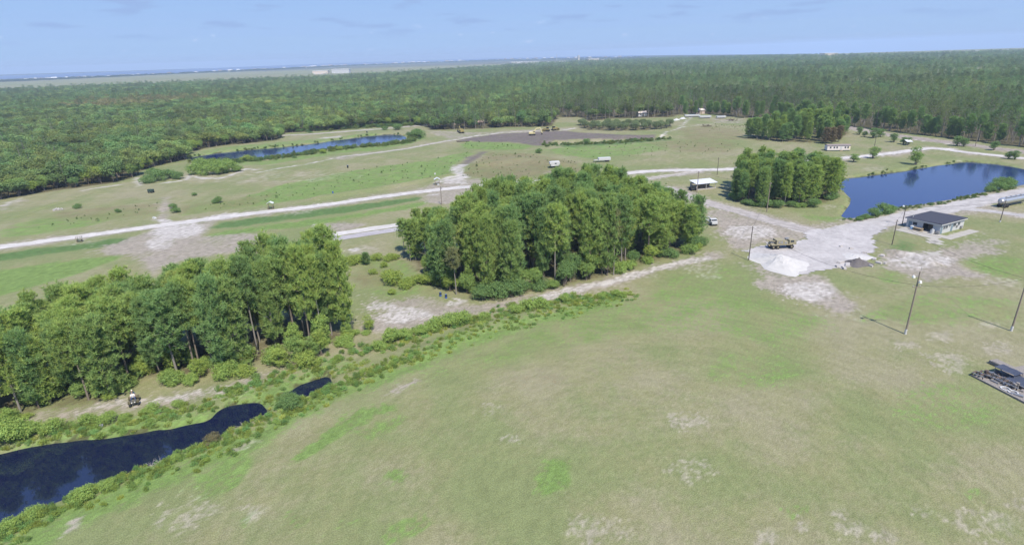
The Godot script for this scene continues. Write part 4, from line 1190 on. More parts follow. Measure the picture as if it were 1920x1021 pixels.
	# bushes one can tell apart
	var bushes := [
		["bank_bush", "rounded bright bush on the field side of the canal", "bushes on the canal's field side", 1, [[-54.2,-57.3,0.8],[-58.2,-54.5,0.6],[-52.1,-59.1,0.6],[-46.3,-64.2,0.4],[-59.2,-52.5,0.6]]],
		["pool_bush", "dark leafy bush beside the small canal pool", "bushes at the canal pool", 2, [[-35.8,-76.8,0.85],[-34.4,-75.8,0.8]]],
		["straw_bush", "pale straw coloured bush at the canal's edge", "", 4, [[-43.1,-67.9,0.6]]],
		["hedge_bush", "rounded bush in the long hedge beside the sandy track", "bushes of the hedge beside the sandy track", 1, [[-23.1,-97.1,1.05],[-20.8,-98.2,0.9],[-15.5,-101.5,1.0],[-12.8,-103.0,1.2],[-10.6,-103.8,1.05],[-6.2,-105.2,0.7],[0.6,-108.6,0.85],[3.1,-110.3,1.1],[5.9,-110.9,0.95],[11.3,-113.6,0.65],[19.6,-114.7,0.6],[22.9,-115.6,0.7],[-24.8,-94.0,0.8],[-17.9,-99.4,0.8]]],
		["clearing_shrub", "bright shrub in the weedy clearing between the two pine groves", "shrubs of the weedy clearing", 3, [[-27.9,-126.7,1.25],[-29.4,-129.2,1.1],[-24.6,-125.4,1.0],[-24.9,-123.8,0.8],[-22.0,-126.9,1.0],[-19.6,-126.0,1.2],[-18.6,-128.3,1.0],[-36.1,-144.5,0.9],[-32.5,-144.2,0.9],[-30.9,-144.9,0.7],[-32.9,-138.9,0.6],[-34.7,-134.4,0.6],[-27.5,-120.8,0.6],[-41.8,-141.7,1.0],[-40.6,-143.7,1.0]]],
		["spruce_sapling", "dark upright sapling in the weedy clearing", "", 2, [[-38.0,-141.4,0.55]]],
		["canal_shrub", "small bright shrub on the grassy strip between track and canal", "shrubs between track and canal", 1, [[-64.6,-73.5,0.7],[-61.7,-73.4,0.7],[-59.3,-74.1,0.45],[-57.4,-75.4,0.4],[-56.5,-76.2,0.6],[-68.7,-71.9,0.9],[-71.4,-71.3,0.8],[-72.8,-70.6,1.3],[-73.8,-69.7,1.4],[-52.9,-77.2,0.5]]],
		["pond_bush", "large round bush on the pond's near shore", "bushes on the pond's near shore", 2, [[118.7,-175.4,1.5],[113.5,-172.1,1.0],[108.6,-168.9,0.8],[106.1,-167.4,0.6],[121.9,-177.0,0.9]]],
		["island_bush", "spreading bush growing into the blue pond beside the paved road", "bushes growing into the blue pond", 2, [[173.4,-200.0,1.5],[178.4,-202.8,1.7],[184.6,-207.4,1.5],[169.7,-198.0,0.9]]],
		["field_bush", "dense grey green bush beside the sandy loop track", "bushes of the sandy loop track", 0, [[-153.1,-281.3,2.3],[-146.1,-278.9,2.4],[-140.7,-279.3,2.4],[-138.3,-284.4,2.2],[-157.9,-296.2,2.4],[-152.8,-298.4,2.4],[-145.4,-297.1,2.2],[-134.9,-285.3,1.5]]],
		["path_bush", "dark rounded bush where the sandy path leaves the woods", "bushes at the end of the sandy path", 2, [[-166.0,-263.1,1.9],[-163.0,-267.5,1.9],[-161.1,-272.1,1.8],[-156.0,-270.1,1.5],[-172.1,-279.0,1.8]]],
		["yellow_bush", "bright yellow green bush on the near shore of the long pond", "bright bushes of the long pond", 3, [[-142.6,-317.4,1.5],[-145.1,-317.9,1.1],[-107.2,-336.3,1.0],[-100.5,-346.9,1.1]]],
		["slope_bush", "lone round bush on the weedy slope", "lone bushes of the weedy slope", 2, [[-112.7,-217.5,1.1],[-128.7,-231.4,0.6],[-144.4,-206.9,0.6],[-165.6,-215.8,0.8],[16.4,-312.5,1.0],[-121.5,-204.2,0.9],[-126.2,-211.0,0.8],[46.3,-340.0,1.2]]],
		["far_bush", "dark bush beside the pale track at the far woods", "dark bushes at the far track", 2, [[-82.9,-442.1,2.0],[-92.6,-444.5,1.4],[-59.8,-392.1,2.4],[-64.1,-409.7,2.0],[21.2,-452.9,1.4]]],
	]
	var straw := foliage("straw_leaves", Color(0.22, 0.20, 0.11))
	for b in bushes:
		for e in b[4]:
			var p := Vector3(e[0], 0, e[1])
			var s: float = e[2]
			plant(b[0], full_kinds[2] if b[0] == "spruce_sapling" else bush_kinds[rng.randi() % 4], p, Vector3(0.45, 0.24, 0.45) if b[0] == "spruce_sapling" else Vector3(s, s * rng.randf_range(0.85, 1.15), s), straw if b[3] == 4 else leaf_mats[b[3]], bark, b[1], "shrub" if "shrub" in b[0] else "bush" if "bush" in b[0] else "sapling", b[2])

func heap(s: Shape, at: Vector3, a: float, b: float, h: float, turn: float, rough: float) -> void:
	var rings := 12
	var around := 28
	var pts := []
	for i in rings + 1:
		var row := []
		for k in around:
			var u := float(i) / rings
			var ang := TAU * k / around
			var r := u * (1.0 + 0.16 * sin(ang * 3.0 + 1.0) + 0.08 * sin(ang * 7.0))
			var p := Vector3(cos(ang) * a * r, 0, sin(ang) * b * r).rotated(Vector3.UP, turn) + at
			var lift := h * (sqrt((1.0 - u) * (1.0 - u) + 0.03) - 0.17) + rough * n3.get_noise_2d(p.x * 1.7, p.z * 1.7) * (1.0 - u) * 2.0
			p.y = gh(p.x, p.z) + (lift if i < rings else -0.05) + 0.06
			row.append(p)
		pts.append(row)
	for i in rings:
		for k in around:
			var w := rng.randf_range(0.92, 1.06)
			s.tint = Color(w, w, w)
			s.quad(pts[i][k], pts[i][(k + 1) % around], pts[i + 1][(k + 1) % around], pts[i + 1][k], Vector3.UP)
	s.tint = Color.WHITE

func patch(outline: Array, cell: float, lift: float, col: Color, ragged: float) -> Shape:
	var p := flat_to(outline)
	var box := Rect2(p[0], Vector2.ZERO)
	for e in p:
		box = box.expand(e)
	var s := Shape.new()
	for j in int(box.size.y / cell) + 1:
		for i in int(box.size.x / cell) + 1:
			var q := box.position + Vector2(i + 0.5, j + 0.5) * cell
			var w := q + Vector2(n2.get_noise_2d(q.x * 3.0, q.y * 3.0), n2.get_noise_2d(q.y * 3.0, q.x * 3.0 + 90.0)) * ragged
			if not Geometry2D.is_point_in_polygon(w, p):
				continue
			var k := 1.0 + 0.20 * n2.get_noise_2d(q.x, q.y) + 0.16 * n3.get_noise_2d(q.x, q.y) + rng.randf_range(-0.03, 0.03)
			s.tint = Color(col.r * k, col.g * k, col.b * k)
			var h := cell / 2.0
			var c := []
			for e in [Vector2(-h, -h), Vector2(h, -h), Vector2(h, h), Vector2(-h, h)]:
				var z: Vector2 = q + e
				c.append(Vector3(z.x, gh(z.x, z.y) + lift, z.y))
			s.quad(c[0], c[1], c[2], c[3], Vector3.UP)
	return s

func on_ground(p: Vector3) -> Vector3:
	return Vector3(p.x, gh(p.x, p.z), p.z)

func heading(a: Vector3, b: Vector3) -> float:
	return atan2(-(b.z - a.z), b.x - a.x)   # turns +x towards b

func build_yard() -> void:
	rng.seed = 101
	var rock := paint("shell_rock", Color.WHITE)
	var steel := paint("steel", Color(0.32, 0.32, 0.33), 0.45, 0.6)
	var rubber := paint("rubber", Color(0.03, 0.03, 0.032), 0.9)
	var white := paint("white_paint", Color(0.52, 0.53, 0.54), 0.6, 0.0, grain(41, 0.03, 0.86, 1.0, 0.0, 256), 0.5)
	var tan := paint("tan_paint", Color(0.34, 0.305, 0.20), 0.6, 0.0, grain(42, 0.03, 0.75, 1.0, 0.0, 256), 0.6)
	var glass := paint("dark_glass", Color(0.03, 0.04, 0.05), 0.1)
	var pad := patch([60.6,-142.8,67.6,-145.9,70.6,-149.7,77.2,-149,82.3,-151.5,84.2,-157.4,86.1,-159.3,93.8,-160.1,104.7,-164.6,109.7,-158.9,100.1,-151.6,98.2,-145.9,94.6,-140.8,90.5,-136.9,87.1,-132,84.2,-129.2,78.3,-127.9,72.5,-126.6,67,-123.9,64.2,-126.6,63.1,-133,63.4,-137,62.6,-139.6], 0.7, 0.075, Color(0.45, 0.43, 0.43), 1.1)
	tag(put("yard_pavement", pad, rock), "pale grey paved yard with white sand spread over it", "yard", "", "structure")
	var s := Shape.new()
	heap(s, Vector3(66.11, 0, -132.36), 6.0, 8.0, 2.75, 0.3, 0.14)
	tag(put("sand_pile", s, paint("white_sand", Color(0.47, 0.46, 0.455), 0.95, 0.0, grain(43, 0.05, 0.88, 1.0), 0.4, 0.2)), "tall white sand pile at the edge of the paved yard", "sand pile")
	s = Shape.new()
	heap(s, Vector3(86.94, 0, -135.62), 3.6, 3.0, 0.45, 0.0, 0.1)
	tag(put("sand_pile", s, mats["white_sand"]), "flat spread of white sand behind the dark gravel heap", "sand pile")
	s = Shape.new()
	heap(s, Vector3(84.39, 0, -130.71), 3.2, 2.6, 1.7, 0.0, 0.2)
	tag(put("gravel_heap", s, paint("gravel", Color(0.185, 0.17, 0.17), 0.95, 0.0, grain(44, 0.2, 0.6, 1.0), 0.8, 0.2)), "dark grey gravel heap at the yard's corner", "gravel heap")
	var broken := paint("broken_concrete", Color(0.36, 0.34, 0.33), 0.95)
	for e in [[80.9,-131.8,2.2,0.9],[81.5,-129.8,2.6,1.0],[79.5,-127.8,1.6,0.7],[78.5,-129.0,1.0,0.6],[90.1,-133.3,1.2,0.8],[89.5,-130.6,1.4,0.7],[93.4,-135.4,1.0,0.9],[86.4,-128.6,1.0,0.5],[90.8,-130.1,0.8,0.5],[90.6,-138.2,1.2,0.6],[87.5,-143.8,0.9,0.5],[89.1,-141.8,0.9,0.5],[65.9,-136.4,1.2,0.5],[63.3,-129.9,1.0,0.5]]:
		var b := Shape.new()
		b.box(Vector3(0, 0.14, 0), Vector3(e[2], 0.42, e[3]), Basis.from_euler(Vector3(rng.randf_range(-0.1, 0.1), 0, rng.randf_range(-0.12, 0.12))), 0.9)
		var o := put("broken_slab", b, broken)
		o.position = on_ground(Vector3(e[0], 0, e[1])) + Vector3(0, 0.08, 0)
		o.rotation.y = rng.randf() * TAU
		tag(o, "chunk of broken concrete lying at the edge of the paved yard", "rubble", "broken concrete round the yard")
	# block building
	var pa := Vector3(117.32, 0, -160.32)
	var pb := Vector3(119.06, 0, -151.44)
	var pc := Vector3(129.64, 0, -156.76)
	var lx := pb.distance_to(pc)
	var lz := pb.distance_to(pa)
	var b := thing("block_building", "low white block building with a flat dark shingle roof", "building", on_ground(pb) - Vector3(0, 0.1, 0), heading(pb, pc))
	# local x runs along the long lit wall, -z into the building
	var h := 2.75
	var slab_grey := paint("floor_grey", Color(0.25, 0.25, 0.25), 0.9)
	var wood_brown := paint("shelf_wood", Color(0.24, 0.18, 0.12), 0.9)
	part("wall", b, white, [[Vector3(lx / 2, h / 2, -0.1), Vector3(lx, h, 0.2)], [Vector3(lx / 2, h / 2, -lz + 0.1), Vector3(lx, h, 0.2)], [Vector3(0.1, h / 2, (-lz * 0.36 + 1.3 - 0.2) / 2), Vector3(0.2, h, lz * 0.36 - 1.5)], [Vector3(0.1, h / 2, (-lz * 0.36 - 1.3 - lz + 0.2) / 2), Vector3(0.2, h, lz * 0.64 - 1.5)], [Vector3(0.1, h - 0.22, -lz * 0.36), Vector3(0.2, 0.44, 2.6)], [Vector3(lx - 0.1, h / 2, -lz / 2), Vector3(0.2, h, lz - 0.4)]])
	var roof := part("roof", b, paint("shingle", Color(0.062, 0.066, 0.092), 0.9, 0.0, grain(45, 0.12, 0.7, 1.0), 0.7), [[Vector3(lx / 2, h + 0.22, -lz / 2), Vector3(lx + 0.9, 0.12, lz + 0.9), Basis(Vector3.RIGHT, -0.02)]])
	part("fascia", roof, white, [[Vector3(lx / 2, h + 0.03, 0.40), Vector3(lx + 0.96, 0.26, 0.06)], [Vector3(-0.42, h + 0.03, -lz / 2), Vector3(0.06, 0.26, lz + 0.8)], [Vector3(lx + 0.42, h + 0.03, -lz / 2), Vector3(0.06, 0.26, lz + 0.8)]])
	for e in [[1.9, 1.75, 0.9, 0.8], [3.1, 1.75, 0.9, 0.8], [4.6, 1.9, 0.6, 0.5], [7.0, 1.8, 1.3, 0.9], [9.2, 1.8, 1.0, 0.9]]:
		var w := part("window", b, glass, [[Vector3(e[0], e[1], 0.015), Vector3(e[2], e[3], 0.05)]])
		part("frame", w, white, [[Vector3(e[0], e[1] + e[3] / 2 + 0.04, 0.03), Vector3(e[2] + 0.16, 0.08, 0.09)], [Vector3(e[0], e[1] - e[3] / 2 - 0.04, 0.04), Vector3(e[2] + 0.16, 0.08, 0.11)], [Vector3(e[0], e[1], 0.03), Vector3(0.05, e[3], 0.08)]])
	for e in [[0.6, 0.9], [5.7, 0.9]]:
		var d := part("door", b, paint("grey_blue_door", Color(0.16, 0.22, 0.26), 0.6), [[Vector3(e[0], 1.05, 0.02), Vector3(e[1], 2.1, 0.06)]])
		part("handle", d, steel, [[Vector3(e[0] + 0.33, 1.0, 0.07), Vector3(0.05, 0.12, 0.06)]])
	part("floor", b, slab_grey, [[Vector3(lx / 2, 0.06, -lz / 2), Vector3(lx - 0.4, 0.12, lz - 0.4)]])
	part("garage_frame", b, white, [[Vector3(-0.04, 2.38, -lz * 0.36), Vector3(0.1, 0.12, 2.9)]])
	part("shelf_rack", b, wood_brown, [[Vector3(2.6, 0.9, -lz * 0.36), Vector3(0.5, 1.6, 2.2)]])
	part("window", b, glass, [[Vector3(-0.015, 1.6, -lz * 0.74), Vector3(0.05, 0.8, 1.1)]])
	part("door", b, paint("grey_blue_door", Color.WHITE), [[Vector3(-0.02, 1.0, -lz * 0.88), Vector3(0.06, 2.0, 0.9)]])
	part("wall_box", b, steel, [[Vector3(8.2, 1.2, 0.1), Vector3(0.5, 0.7, 0.25)], [Vector3(10.4, 0.6, 0.15), Vector3(0.8, 0.7, 0.4)]])
	part("vent_pipe", b, white, [[Vector3(1.2, h + 0.6, -lz + 0.8), Vector3(0.14, 0.8, 0.14)]])
	# concrete apron of separate slabs
	var ap := Node3D.new()
	ap.name = "concrete_apron"
	add_child(ap)
	ap.position = b.position
	ap.rotation.y = b.rotation.y
	tag(ap, "cracked concrete apron of pale slabs round the block building", "pavement", "", "structure")
	var slab := paint("pale_concrete", Color(0.40, 0.38, 0.345), 0.95, 0.0, grain(46, 0.05, 0.8, 1.0), 0.4)
	var floor_y := 0.14
	var slabs := []
	for i in 5:
		slabs.append([Vector3(1.4 + i * 2.9 - 2.9, floor_y, 3.1), Vector3(2.8, 0.12, 2.4)])
		if i < 4:
			slabs.append([Vector3(-1.5, floor_y, 0.6 - i * 2.7), Vector3(2.7, 0.12, 2.6)])
			slabs.append([Vector3(-4.4, floor_y - 0.01, 0.9 - i * 2.7), Vector3(2.8, 0.12, 2.6)])
	for i in 6:
		slabs.append([Vector3(-6.8 - i * 2.2, floor_y - 0.02, 2.6 + i * 1.05), Vector3(2.9, 0.12, 3.4), Basis(Vector3.UP, -0.45)])
	for e in slabs:
		part("slab", ap, slab, [e if e.size() > 2 else [e[0], e[1], Basis(Vector3.UP, rng.randf_range(-0.02, 0.02))]])
	# things standing before the garage
	var place := func(called: String, label: String, cat: String, local: Vector3) -> Node3D:
		return thing(called, label, cat, b.transform * local, b.rotation.y)
	var tank: Node3D = place.call("water_tank", "white cylindrical tank standing beside the garage opening", "tank", Vector3(-1.0, 0.2, -1.4))
	s = Shape.new(); s.tube(Vector3.ZERO, Vector3(0, 1.1, 0), 0.5, 0.5, 16); put("body", s, white, tank)
	s = Shape.new(); s.tube(Vector3(0, 1.1, 0), Vector3(0, 1.28, 0), 0.5, 0.2, 16); put("lid", s, white, tank)
	var drum: Node3D = place.call("blue_drum", "pale blue drum in front of the block building's shaded wall", "drum", Vector3(-1.4, 0.2, -6.6))
	s = Shape.new(); s.tube(Vector3.ZERO, Vector3(0, 0.95, 0), 0.42, 0.42, 14); put("body", s, paint("pale_blue", Color(0.30, 0.45, 0.62), 0.5), drum)
	s = Shape.new(); s.tube(Vector3(0, 0.9, 0), Vector3(0, 1.0, 0), 0.45, 0.45, 14); put("rim", s, white, drum)
	var pile: Node3D = place.call("lumber_pile", "stack of weathered boards leaning beside the garage opening", "lumber", Vector3(-1.3, 0.2, -4.9))
	for i in 7:
		part("board", pile, paint("old_wood", Color(0.36, 0.29, 0.20), 0.9, 0.0, grain(47, 0.05, 0.7, 1.0), 0.9), [[Vector3(rng.randf_range(-0.3, 0.3), 0.06 + i * 0.11, rng.randf_range(-0.2, 0.2)), Vector3(0.9, 0.09, 2.3), Basis(Vector3.UP, rng.randf_range(-0.3, 0.3))]])
	var cart: Node3D = place.call("steel_cart", "grey wheeled steel cart near the building's corner", "cart", Vector3(-0.8, 0.2, -0.1))
	part("tray", cart, steel, [[Vector3(0, 0.7, 0), Vector3(0.9, 0.3, 0.6)]])
	for e in [Vector3(-0.35, 0.25, 0.25), Vector3(0.35, 0.25, 0.25), Vector3(-0.35, 0.25, -0.25), Vector3(0.35, 0.25, -0.25)]:
		part("leg", cart, steel, [[e + Vector3(0, 0.15, 0), Vector3(0.06, 0.4, 0.06)]])
		s = Shape.new(); s.wheel(e - Vector3(0, 0.13, 0), 0.12, 0.06); put("wheel", s, rubber, cart)
	# tan work truck beside the sand pile
	var ta := Vector3(68.27, 0, -143.84)
	var tb := Vector3(74.50, 0, -144.13)
	var t := thing("work_truck", "tan army style work truck with a boxy superstructure beside the sand pile", "truck", on_ground(ta.lerp(tb, 0.5)) + Vector3(0, 0.08, 0), heading(ta, tb))
	part("chassis", t, tan, [[Vector3(0, 0.95, 0), Vector3(6.6, 0.3, 1.0)], [Vector3(-0.2, 1.2, 0), Vector3(5.4, 0.2, 2.3)]])
	var house := part("engine_house", t, tan, [[Vector3(-0.6, 1.85, 0), Vector3(2.0, 1.2, 2.2)], [Vector3(0.9, 1.65, 0.2), Vector3(1.2, 0.8, 1.8)]])
	part("louvre", house, steel, [[Vector3(-0.9, 1.9, 1.11), Vector3(0.45, 0.7, 0.03)], [Vector3(-0.2, 1.9, 1.11), Vector3(0.45, 0.7, 0.03)], [Vector3(0.9, 1.7, 1.11), Vector3(0.6, 0.4, 0.03)]])
	var cab := part("cab", t, tan, [[Vector3(2.6, 1.75, 0), Vector3(1.5, 1.2, 2.1)]])
	part("windscreen", cab, glass, [[Vector3(3.36, 2.0, 0), Vector3(0.04, 0.5, 1.7)], [Vector3(2.6, 2.05, 1.06), Vector3(0.9, 0.5, 0.03)]])
	part("bonnet", t, tan, [[Vector3(3.6, 1.35, 0), Vector3(0.6, 0.6, 1.7)]])
	var boom := Shape.new()
	boom.box(Vector3(-2.4, 2.15, 0.3), Vector3(3.6, 0.25, 0.25), Basis(Vector3(0, 0, 1), -0.15))
	boom.tube(Vector3(-3.6, 2.4, 0.3), Vector3(-5.2, 2.8, 0.3), 0.08, 0.06, 6)
	put("boom", boom, tan, t)
	part("drum_rack", t, steel, [[Vector3(1.9, 2.3, -0.5), Vector3(0.9, 0.4, 0.8)], [Vector3(-2.2, 1.6, -0.4), Vector3(1.0, 0.6, 1.2)]])
	for x in [-2.3, -1.1, 2.6]:
		for z in [-0.95, 0.95]:
			s = Shape.new(); s.wheel(Vector3(x, 0.58, z), 0.58, 0.42)
			var w := put("wheel", s, rubber, t)
			s = Shape.new(); s.tube(Vector3(x, 0.58, z * 0.8), Vector3(x, 0.58, z + signf(z) * 0.2), 0.26, 0.2, 10); put("rim", s, tan, w)
	# flatbed with a white cab at the corner of the central grove
	var fa := Vector3(60.97, 0, -173.15)
	var fb := Vector3(61.47, 0, -165.33)
	t = thing("flatbed_truck", "old white flatbed truck parked at the corner of the central grove", "truck", on_ground(fa.lerp(fb, 0.5)), heading(fa, fb))
	part("frame_rail", t, white, [[Vector3(-1.0, 1.0, 0.9), Vector3(5.4, 0.2, 0.18)]])
	part("frame_rail", t, white, [[Vector3(-1.0, 1.0, -0.9), Vector3(5.4, 0.2, 0.18)]])
	for x in [-3.4, -2.2, -1.0, 0.2]:
		part("cross_member", t, white, [[Vector3(x, 0.98, 0), Vector3(0.16, 0.14, 1.64)]])
	part("deck_load", t, paint("load_canvas", Color(0.16, 0.17, 0.12), 0.9), [[Vector3(-1.6, 1.25, 0.2), Vector3(1.2, 0.3, 0.9)], [Vector3(0.3, 1.25, -0.2), Vector3(0.7, 0.4, 0.9)]])
	cab = part("cab", t, white, [[Vector3(2.3, 1.35, 0), Vector3(1.3, 1.3, 1.9)], [Vector3(3.25, 1.0, 0), Vector3(0.8, 0.7, 1.7)]])
	part("window", cab, glass, [[Vector3(2.3, 1.7, 0.96), Vector3(0.8, 0.45, 0.03)], [Vector3(2.96, 1.72, 0), Vector3(0.03, 0.45, 1.6)]])
	for x in [-2.4, 2.7]:
		for z in [-0.9, 0.9]:
			s = Shape.new(); s.wheel(Vector3(x, 0.48, z), 0.48, 0.3); put("wheel", s, rubber, t)
	# open shed and tractor
	var sa := Vector3(70.67, 0, -213.46)
	var sb := Vector3(79.02, 0, -216.01)
	var len := sa.distance_to(sb)
	t = thing("open_shed", "open shed with a sloping silver metal roof beside the long white road", "shed", on_ground(sa), heading(sa, sb))
	part("floor", t, slab, [[Vector3(len / 2, 0.1, -1.8), Vector3(len, 0.24, 4.4)]])
	for x in [0.15, len * 0.5, len - 0.15]:
		for z in [0.1, -3.8]:
			part("post", t, white, [[Vector3(x, 1.35, z), Vector3(0.16, 2.3 + (0.5 if z < 0 else 0.0), 0.16)]])
	var metal := paint("roof_metal", Color(0.62, 0.63, 0.66), 0.4, 0.25)
	for i in 8:
		part("roof_panel", t, metal, [[Vector3((i + 0.5) * (len + 0.6) / 8.0 - 0.3, 2.76, -1.85), Vector3((len + 0.6) / 8.0 - 0.03, 0.05, 5.2), Basis(Vector3.RIGHT, 0.13)]])
	part("back_wall", t, paint("shed_wall", Color(0.30, 0.31, 0.33), 0.8), [[Vector3(len / 2, 1.2, -3.95), Vector3(len, 2.2, 0.08)]])
	part("workbench", t, paint("old_wood", Color.WHITE), [[Vector3(len * 0.55, 0.9, -2.4), Vector3(len * 0.5, 0.1, 0.9)], [Vector3(len * 0.35, 0.5, -2.4), Vector3(0.1, 0.8, 0.8)], [Vector3(len * 0.75, 0.5, -2.4), Vector3(0.1, 0.8, 0.8)]])
	var tr := Vector3(69.50, 0, -213.63)
	t = thing("tractor", "dark tractor with a roofed cab beside the open shed", "tractor", on_ground(tr), heading(tr, Vector3(69.09, 0, -218.36)))
	var dk := paint("tractor_paint", Color(0.06, 0.07, 0.085), 0.5)
	part("body", t, dk, [[Vector3(0.9, 1.0, 0), Vector3(1.8, 0.7, 0.8)], [Vector3(-0.3, 0.9, 0), Vector3(1.0, 0.6, 0.9)]])
	cab = part("cab", t, glass, [[Vector3(-0.4, 1.75, 0), Vector3(1.2, 1.1, 1.2)]])
	part("cab_roof", cab, paint("tan_paint", Color.WHITE), [[Vector3(-0.4, 2.36, 0), Vector3(1.5, 0.12, 1.5)]])
	for e in [[-0.6, 0.75, 0.8], [1.4, 0.45, 0.7]]:
		for z in [-1.0, 1.0]:
			s = Shape.new(); s.wheel(Vector3(e[0], e[1], z * e[2]), e[1], 0.35); put("wheel", s, rubber, t)
	# silver tank trailer
	var ka := Vector3(156.23, 0, -176.85)
	var kb := Vector3(172.39, 0, -183.35)
	t = thing("tank_trailer", "long silver tank trailer parked between the two paved roads", "trailer", on_ground(ka), heading(ka, kb))
	var tl := 13.0
	s = Shape.new()
	for e in [[0.0, 0.55, 0.12, 0.9], [0.12, 0.9, 0.5, 1.08], [0.5, 1.08, tl - 0.5, 1.08], [tl - 0.5, 1.08, tl - 0.12, 0.9], [tl - 0.12, 0.9, tl, 0.55]]:
		s.tube(Vector3(e[0], 2.05, 0), Vector3(e[2], 2.05, 0), e[1], e[3], 24, false)
	s.tube(Vector3(-0.01, 2.05, 0), Vector3(0.0, 2.05, 0), 0.55, 0.55, 24)
	put("tank", s, paint("aluminium", Color(0.55, 0.56, 0.58), 0.36, 0.75), t)
	for x in [2.5, 5.0, 7.5, 10.0]:
		s = Shape.new(); s.tube(Vector3(x, 3.08, 0), Vector3(x, 3.3, 0), 0.3, 0.28, 12); put("hatch", s, steel, t)
	part("chassis", t, dk, [[Vector3(tl / 2, 0.95, 0.5), Vector3(tl - 1.0, 0.2, 0.15)], [Vector3(tl / 2, 0.95, -0.5), Vector3(tl - 1.0, 0.2, 0.15)]])
	part("walkway", t, steel, [[Vector3(tl / 2, 3.16, 0.55), Vector3(tl - 2.0, 0.04, 0.35)]])
	for x in [1.2, 2.4]:
		for z in [-0.95, 0.95]:
			s = Shape.new(); s.wheel(Vector3(x, 0.5, z), 0.5, 0.5); put("wheel", s, rubber, t)
	for z in [-0.7, 0.7]:
		part("landing_leg", t, steel, [[Vector3(tl - 3.0, 0.5, z), Vector3(0.16, 1.0, 0.16)]])

func build_poles() -> void:
	rng.seed = 102
	var wood := paint("pole_wood", Color(0.30, 0.255, 0.215), 0.95, 0.0, grain(51, 0.06, 0.7, 1.0, 0.0, 256), 1.2)
	var dark := paint("dark_pole", Color(0.10, 0.085, 0.075), 0.95)
	var white := paint("white_paint", Color.WHITE)
	var steel := paint("steel", Color.WHITE)
	var lampm := paint("lamp_glass", Color(0.85, 0.85, 0.85), 0.3)
	var tops := {}
	# base, height, lean(x, z), look, lamps, label
	for a in [
		["floodlight", Vector3(71.97, 0, -93.75), 12.3, 0, 2, true, "tall wooden light pole with two white lamps in the open field"],
		["field", Vector3(91.46, 0, -93.73), 10.6, 0, 0, true, "tall wooden pole near the scrap covered slab"],
		["sand", Vector3(59.64, 0, -135.32), 8.9, 1, 0, false, "dark slim pole standing left of the white sand pile"],
		["apron", Vector3(101.10, 0, -143.78), 6.9, 1, 0, false, "slim pole at the end of the concrete apron"],
		["pond", Vector3(115.38, 0, -161.66), 5.9, 1, 1, false, "slim pole with one white lamp beside the paved pond road"],
		["trailer", Vector3(144.45, 0, -161.85), 6.6, 1, 0, true, "white footed pole beside the silver tank trailer"],
		["grove", Vector3(83.40, 0, -180.27), 9.8, 0, 0, false, "wooden pole in front of the pond grove"],
		["road", Vector3(-24.82, 0, -203.91), 6.8, 0, 0, false, "pole with a small crossarm on the bare ground beside the long white road"],
		["shed", Vector3(69.97, 0, -209.95), 8.0, 0, 0, false, "wooden pole beside the open shed"],
		["junction", Vector3(88.57, 0, -241.82), 7.4, 1, 0, false, "dark pole where the white spur meets the long road"],
		["meadow", Vector3(190.50, 0, -299.86), 6.0, 1, 0, false, "thin pole in the meadow beyond the blue pond"],
		["forest", Vector3(235.79, 0, -290.54), 11.0, 0, 0, false, "tall leaning pole beside the straight forest road"],
		["woods", Vector3(5.68, 0, -435.95), 12.0, 0, 0, false, "thin pole before the far woods behind the excavation"],
		["corner", Vector3(229.00, 0, -363.19), 12.0, 0, 0, false, "tall pole at the forest edge behind the mobile home"],
	]:
		var foot := on_ground(a[1])
		var t := thing("utility_pole", a[6], "pole", foot, 0.0, "")
		var h: float = a[2]
		var s := Shape.new()
		s.path([Vector3(0, -0.2, 0), Vector3(0.02, h * 0.5, 0), Vector3(0.0, h, 0)], 0.17 if a[3] == 0 else 0.13, 0.10 if a[3] == 0 else 0.09, 9)
		put("shaft", s, wood if a[3] == 0 else dark, t)
		if a[5]:
			s = Shape.new()
			s.tube(Vector3(0, -0.1, 0), Vector3(0, 1.0 if a[0] != "trailer" else 0.45, 0), 0.21, 0.2, 10)
			put("painted_foot", s, white, t)
		if a[4] == 2:
			part("crossarm", t, wood, [[Vector3(0, h - 2.9, 0), Vector3(1.5, 0.12, 0.1)]])
			for e in [[Vector3(-1.0, -0.9, 0.1)], [Vector3(0.25, -1.9, 0.3)]]:
				var q: Vector3 = e[0] + Vector3(0, h, 0)
				var l := part("lamp_arm", t, steel, [[Vector3(q.x / 2, q.y, q.z / 2), Vector3(absf(q.x) + 0.1, 0.06, 0.06)]])
				s = Shape.new(); s.tube(q + Vector3(0, 0.2, 0), q - Vector3(0, 0.15, 0), 0.16, 0.3, 12); put("lamp_shade", s, lampm, l)
			for x in [-0.6, 0.6]:
				s = Shape.new(); s.tube(Vector3(x, h - 2.84, 0), Vector3(x, h - 2.62, 0), 0.06, 0.04, 6); put("insulator", s, white, t)
			part("antenna_rod", t, steel, [[Vector3(0.1, h + 0.4, 0), Vector3(0.04, 1.0, 0.04)]])
		elif a[4] == 1:
			var l := part("lamp_arm", t, steel, [[Vector3(-0.35, h - 0.15, 0), Vector3(0.7, 0.06, 0.06)]])
			s = Shape.new(); s.tube(Vector3(-0.75, h - 0.05, 0), Vector3(-0.75, h - 0.35, 0), 0.18, 0.32, 12); put("lamp_shade", s, lampm, l)
		else:
			part("crossarm", t, wood, [[Vector3(0, h - 0.5, 0), Vector3(0.9, 0.1, 0.09)]])
			s = Shape.new(); s.tube(Vector3(0.3, h - 0.45, 0), Vector3(0.3, h - 0.25, 0), 0.05, 0.04, 6); put("insulator", s, white, t)
		if a[0] == "road":
			part("transformer", t, steel, [[Vector3(0.2, h - 0.7, 0.1), Vector3(0.35, 0.6, 0.35)]])
		tops[a[0]] = foot + Vector3(0, h - (2.6 if a[4] == 2 else 0.3), 0)
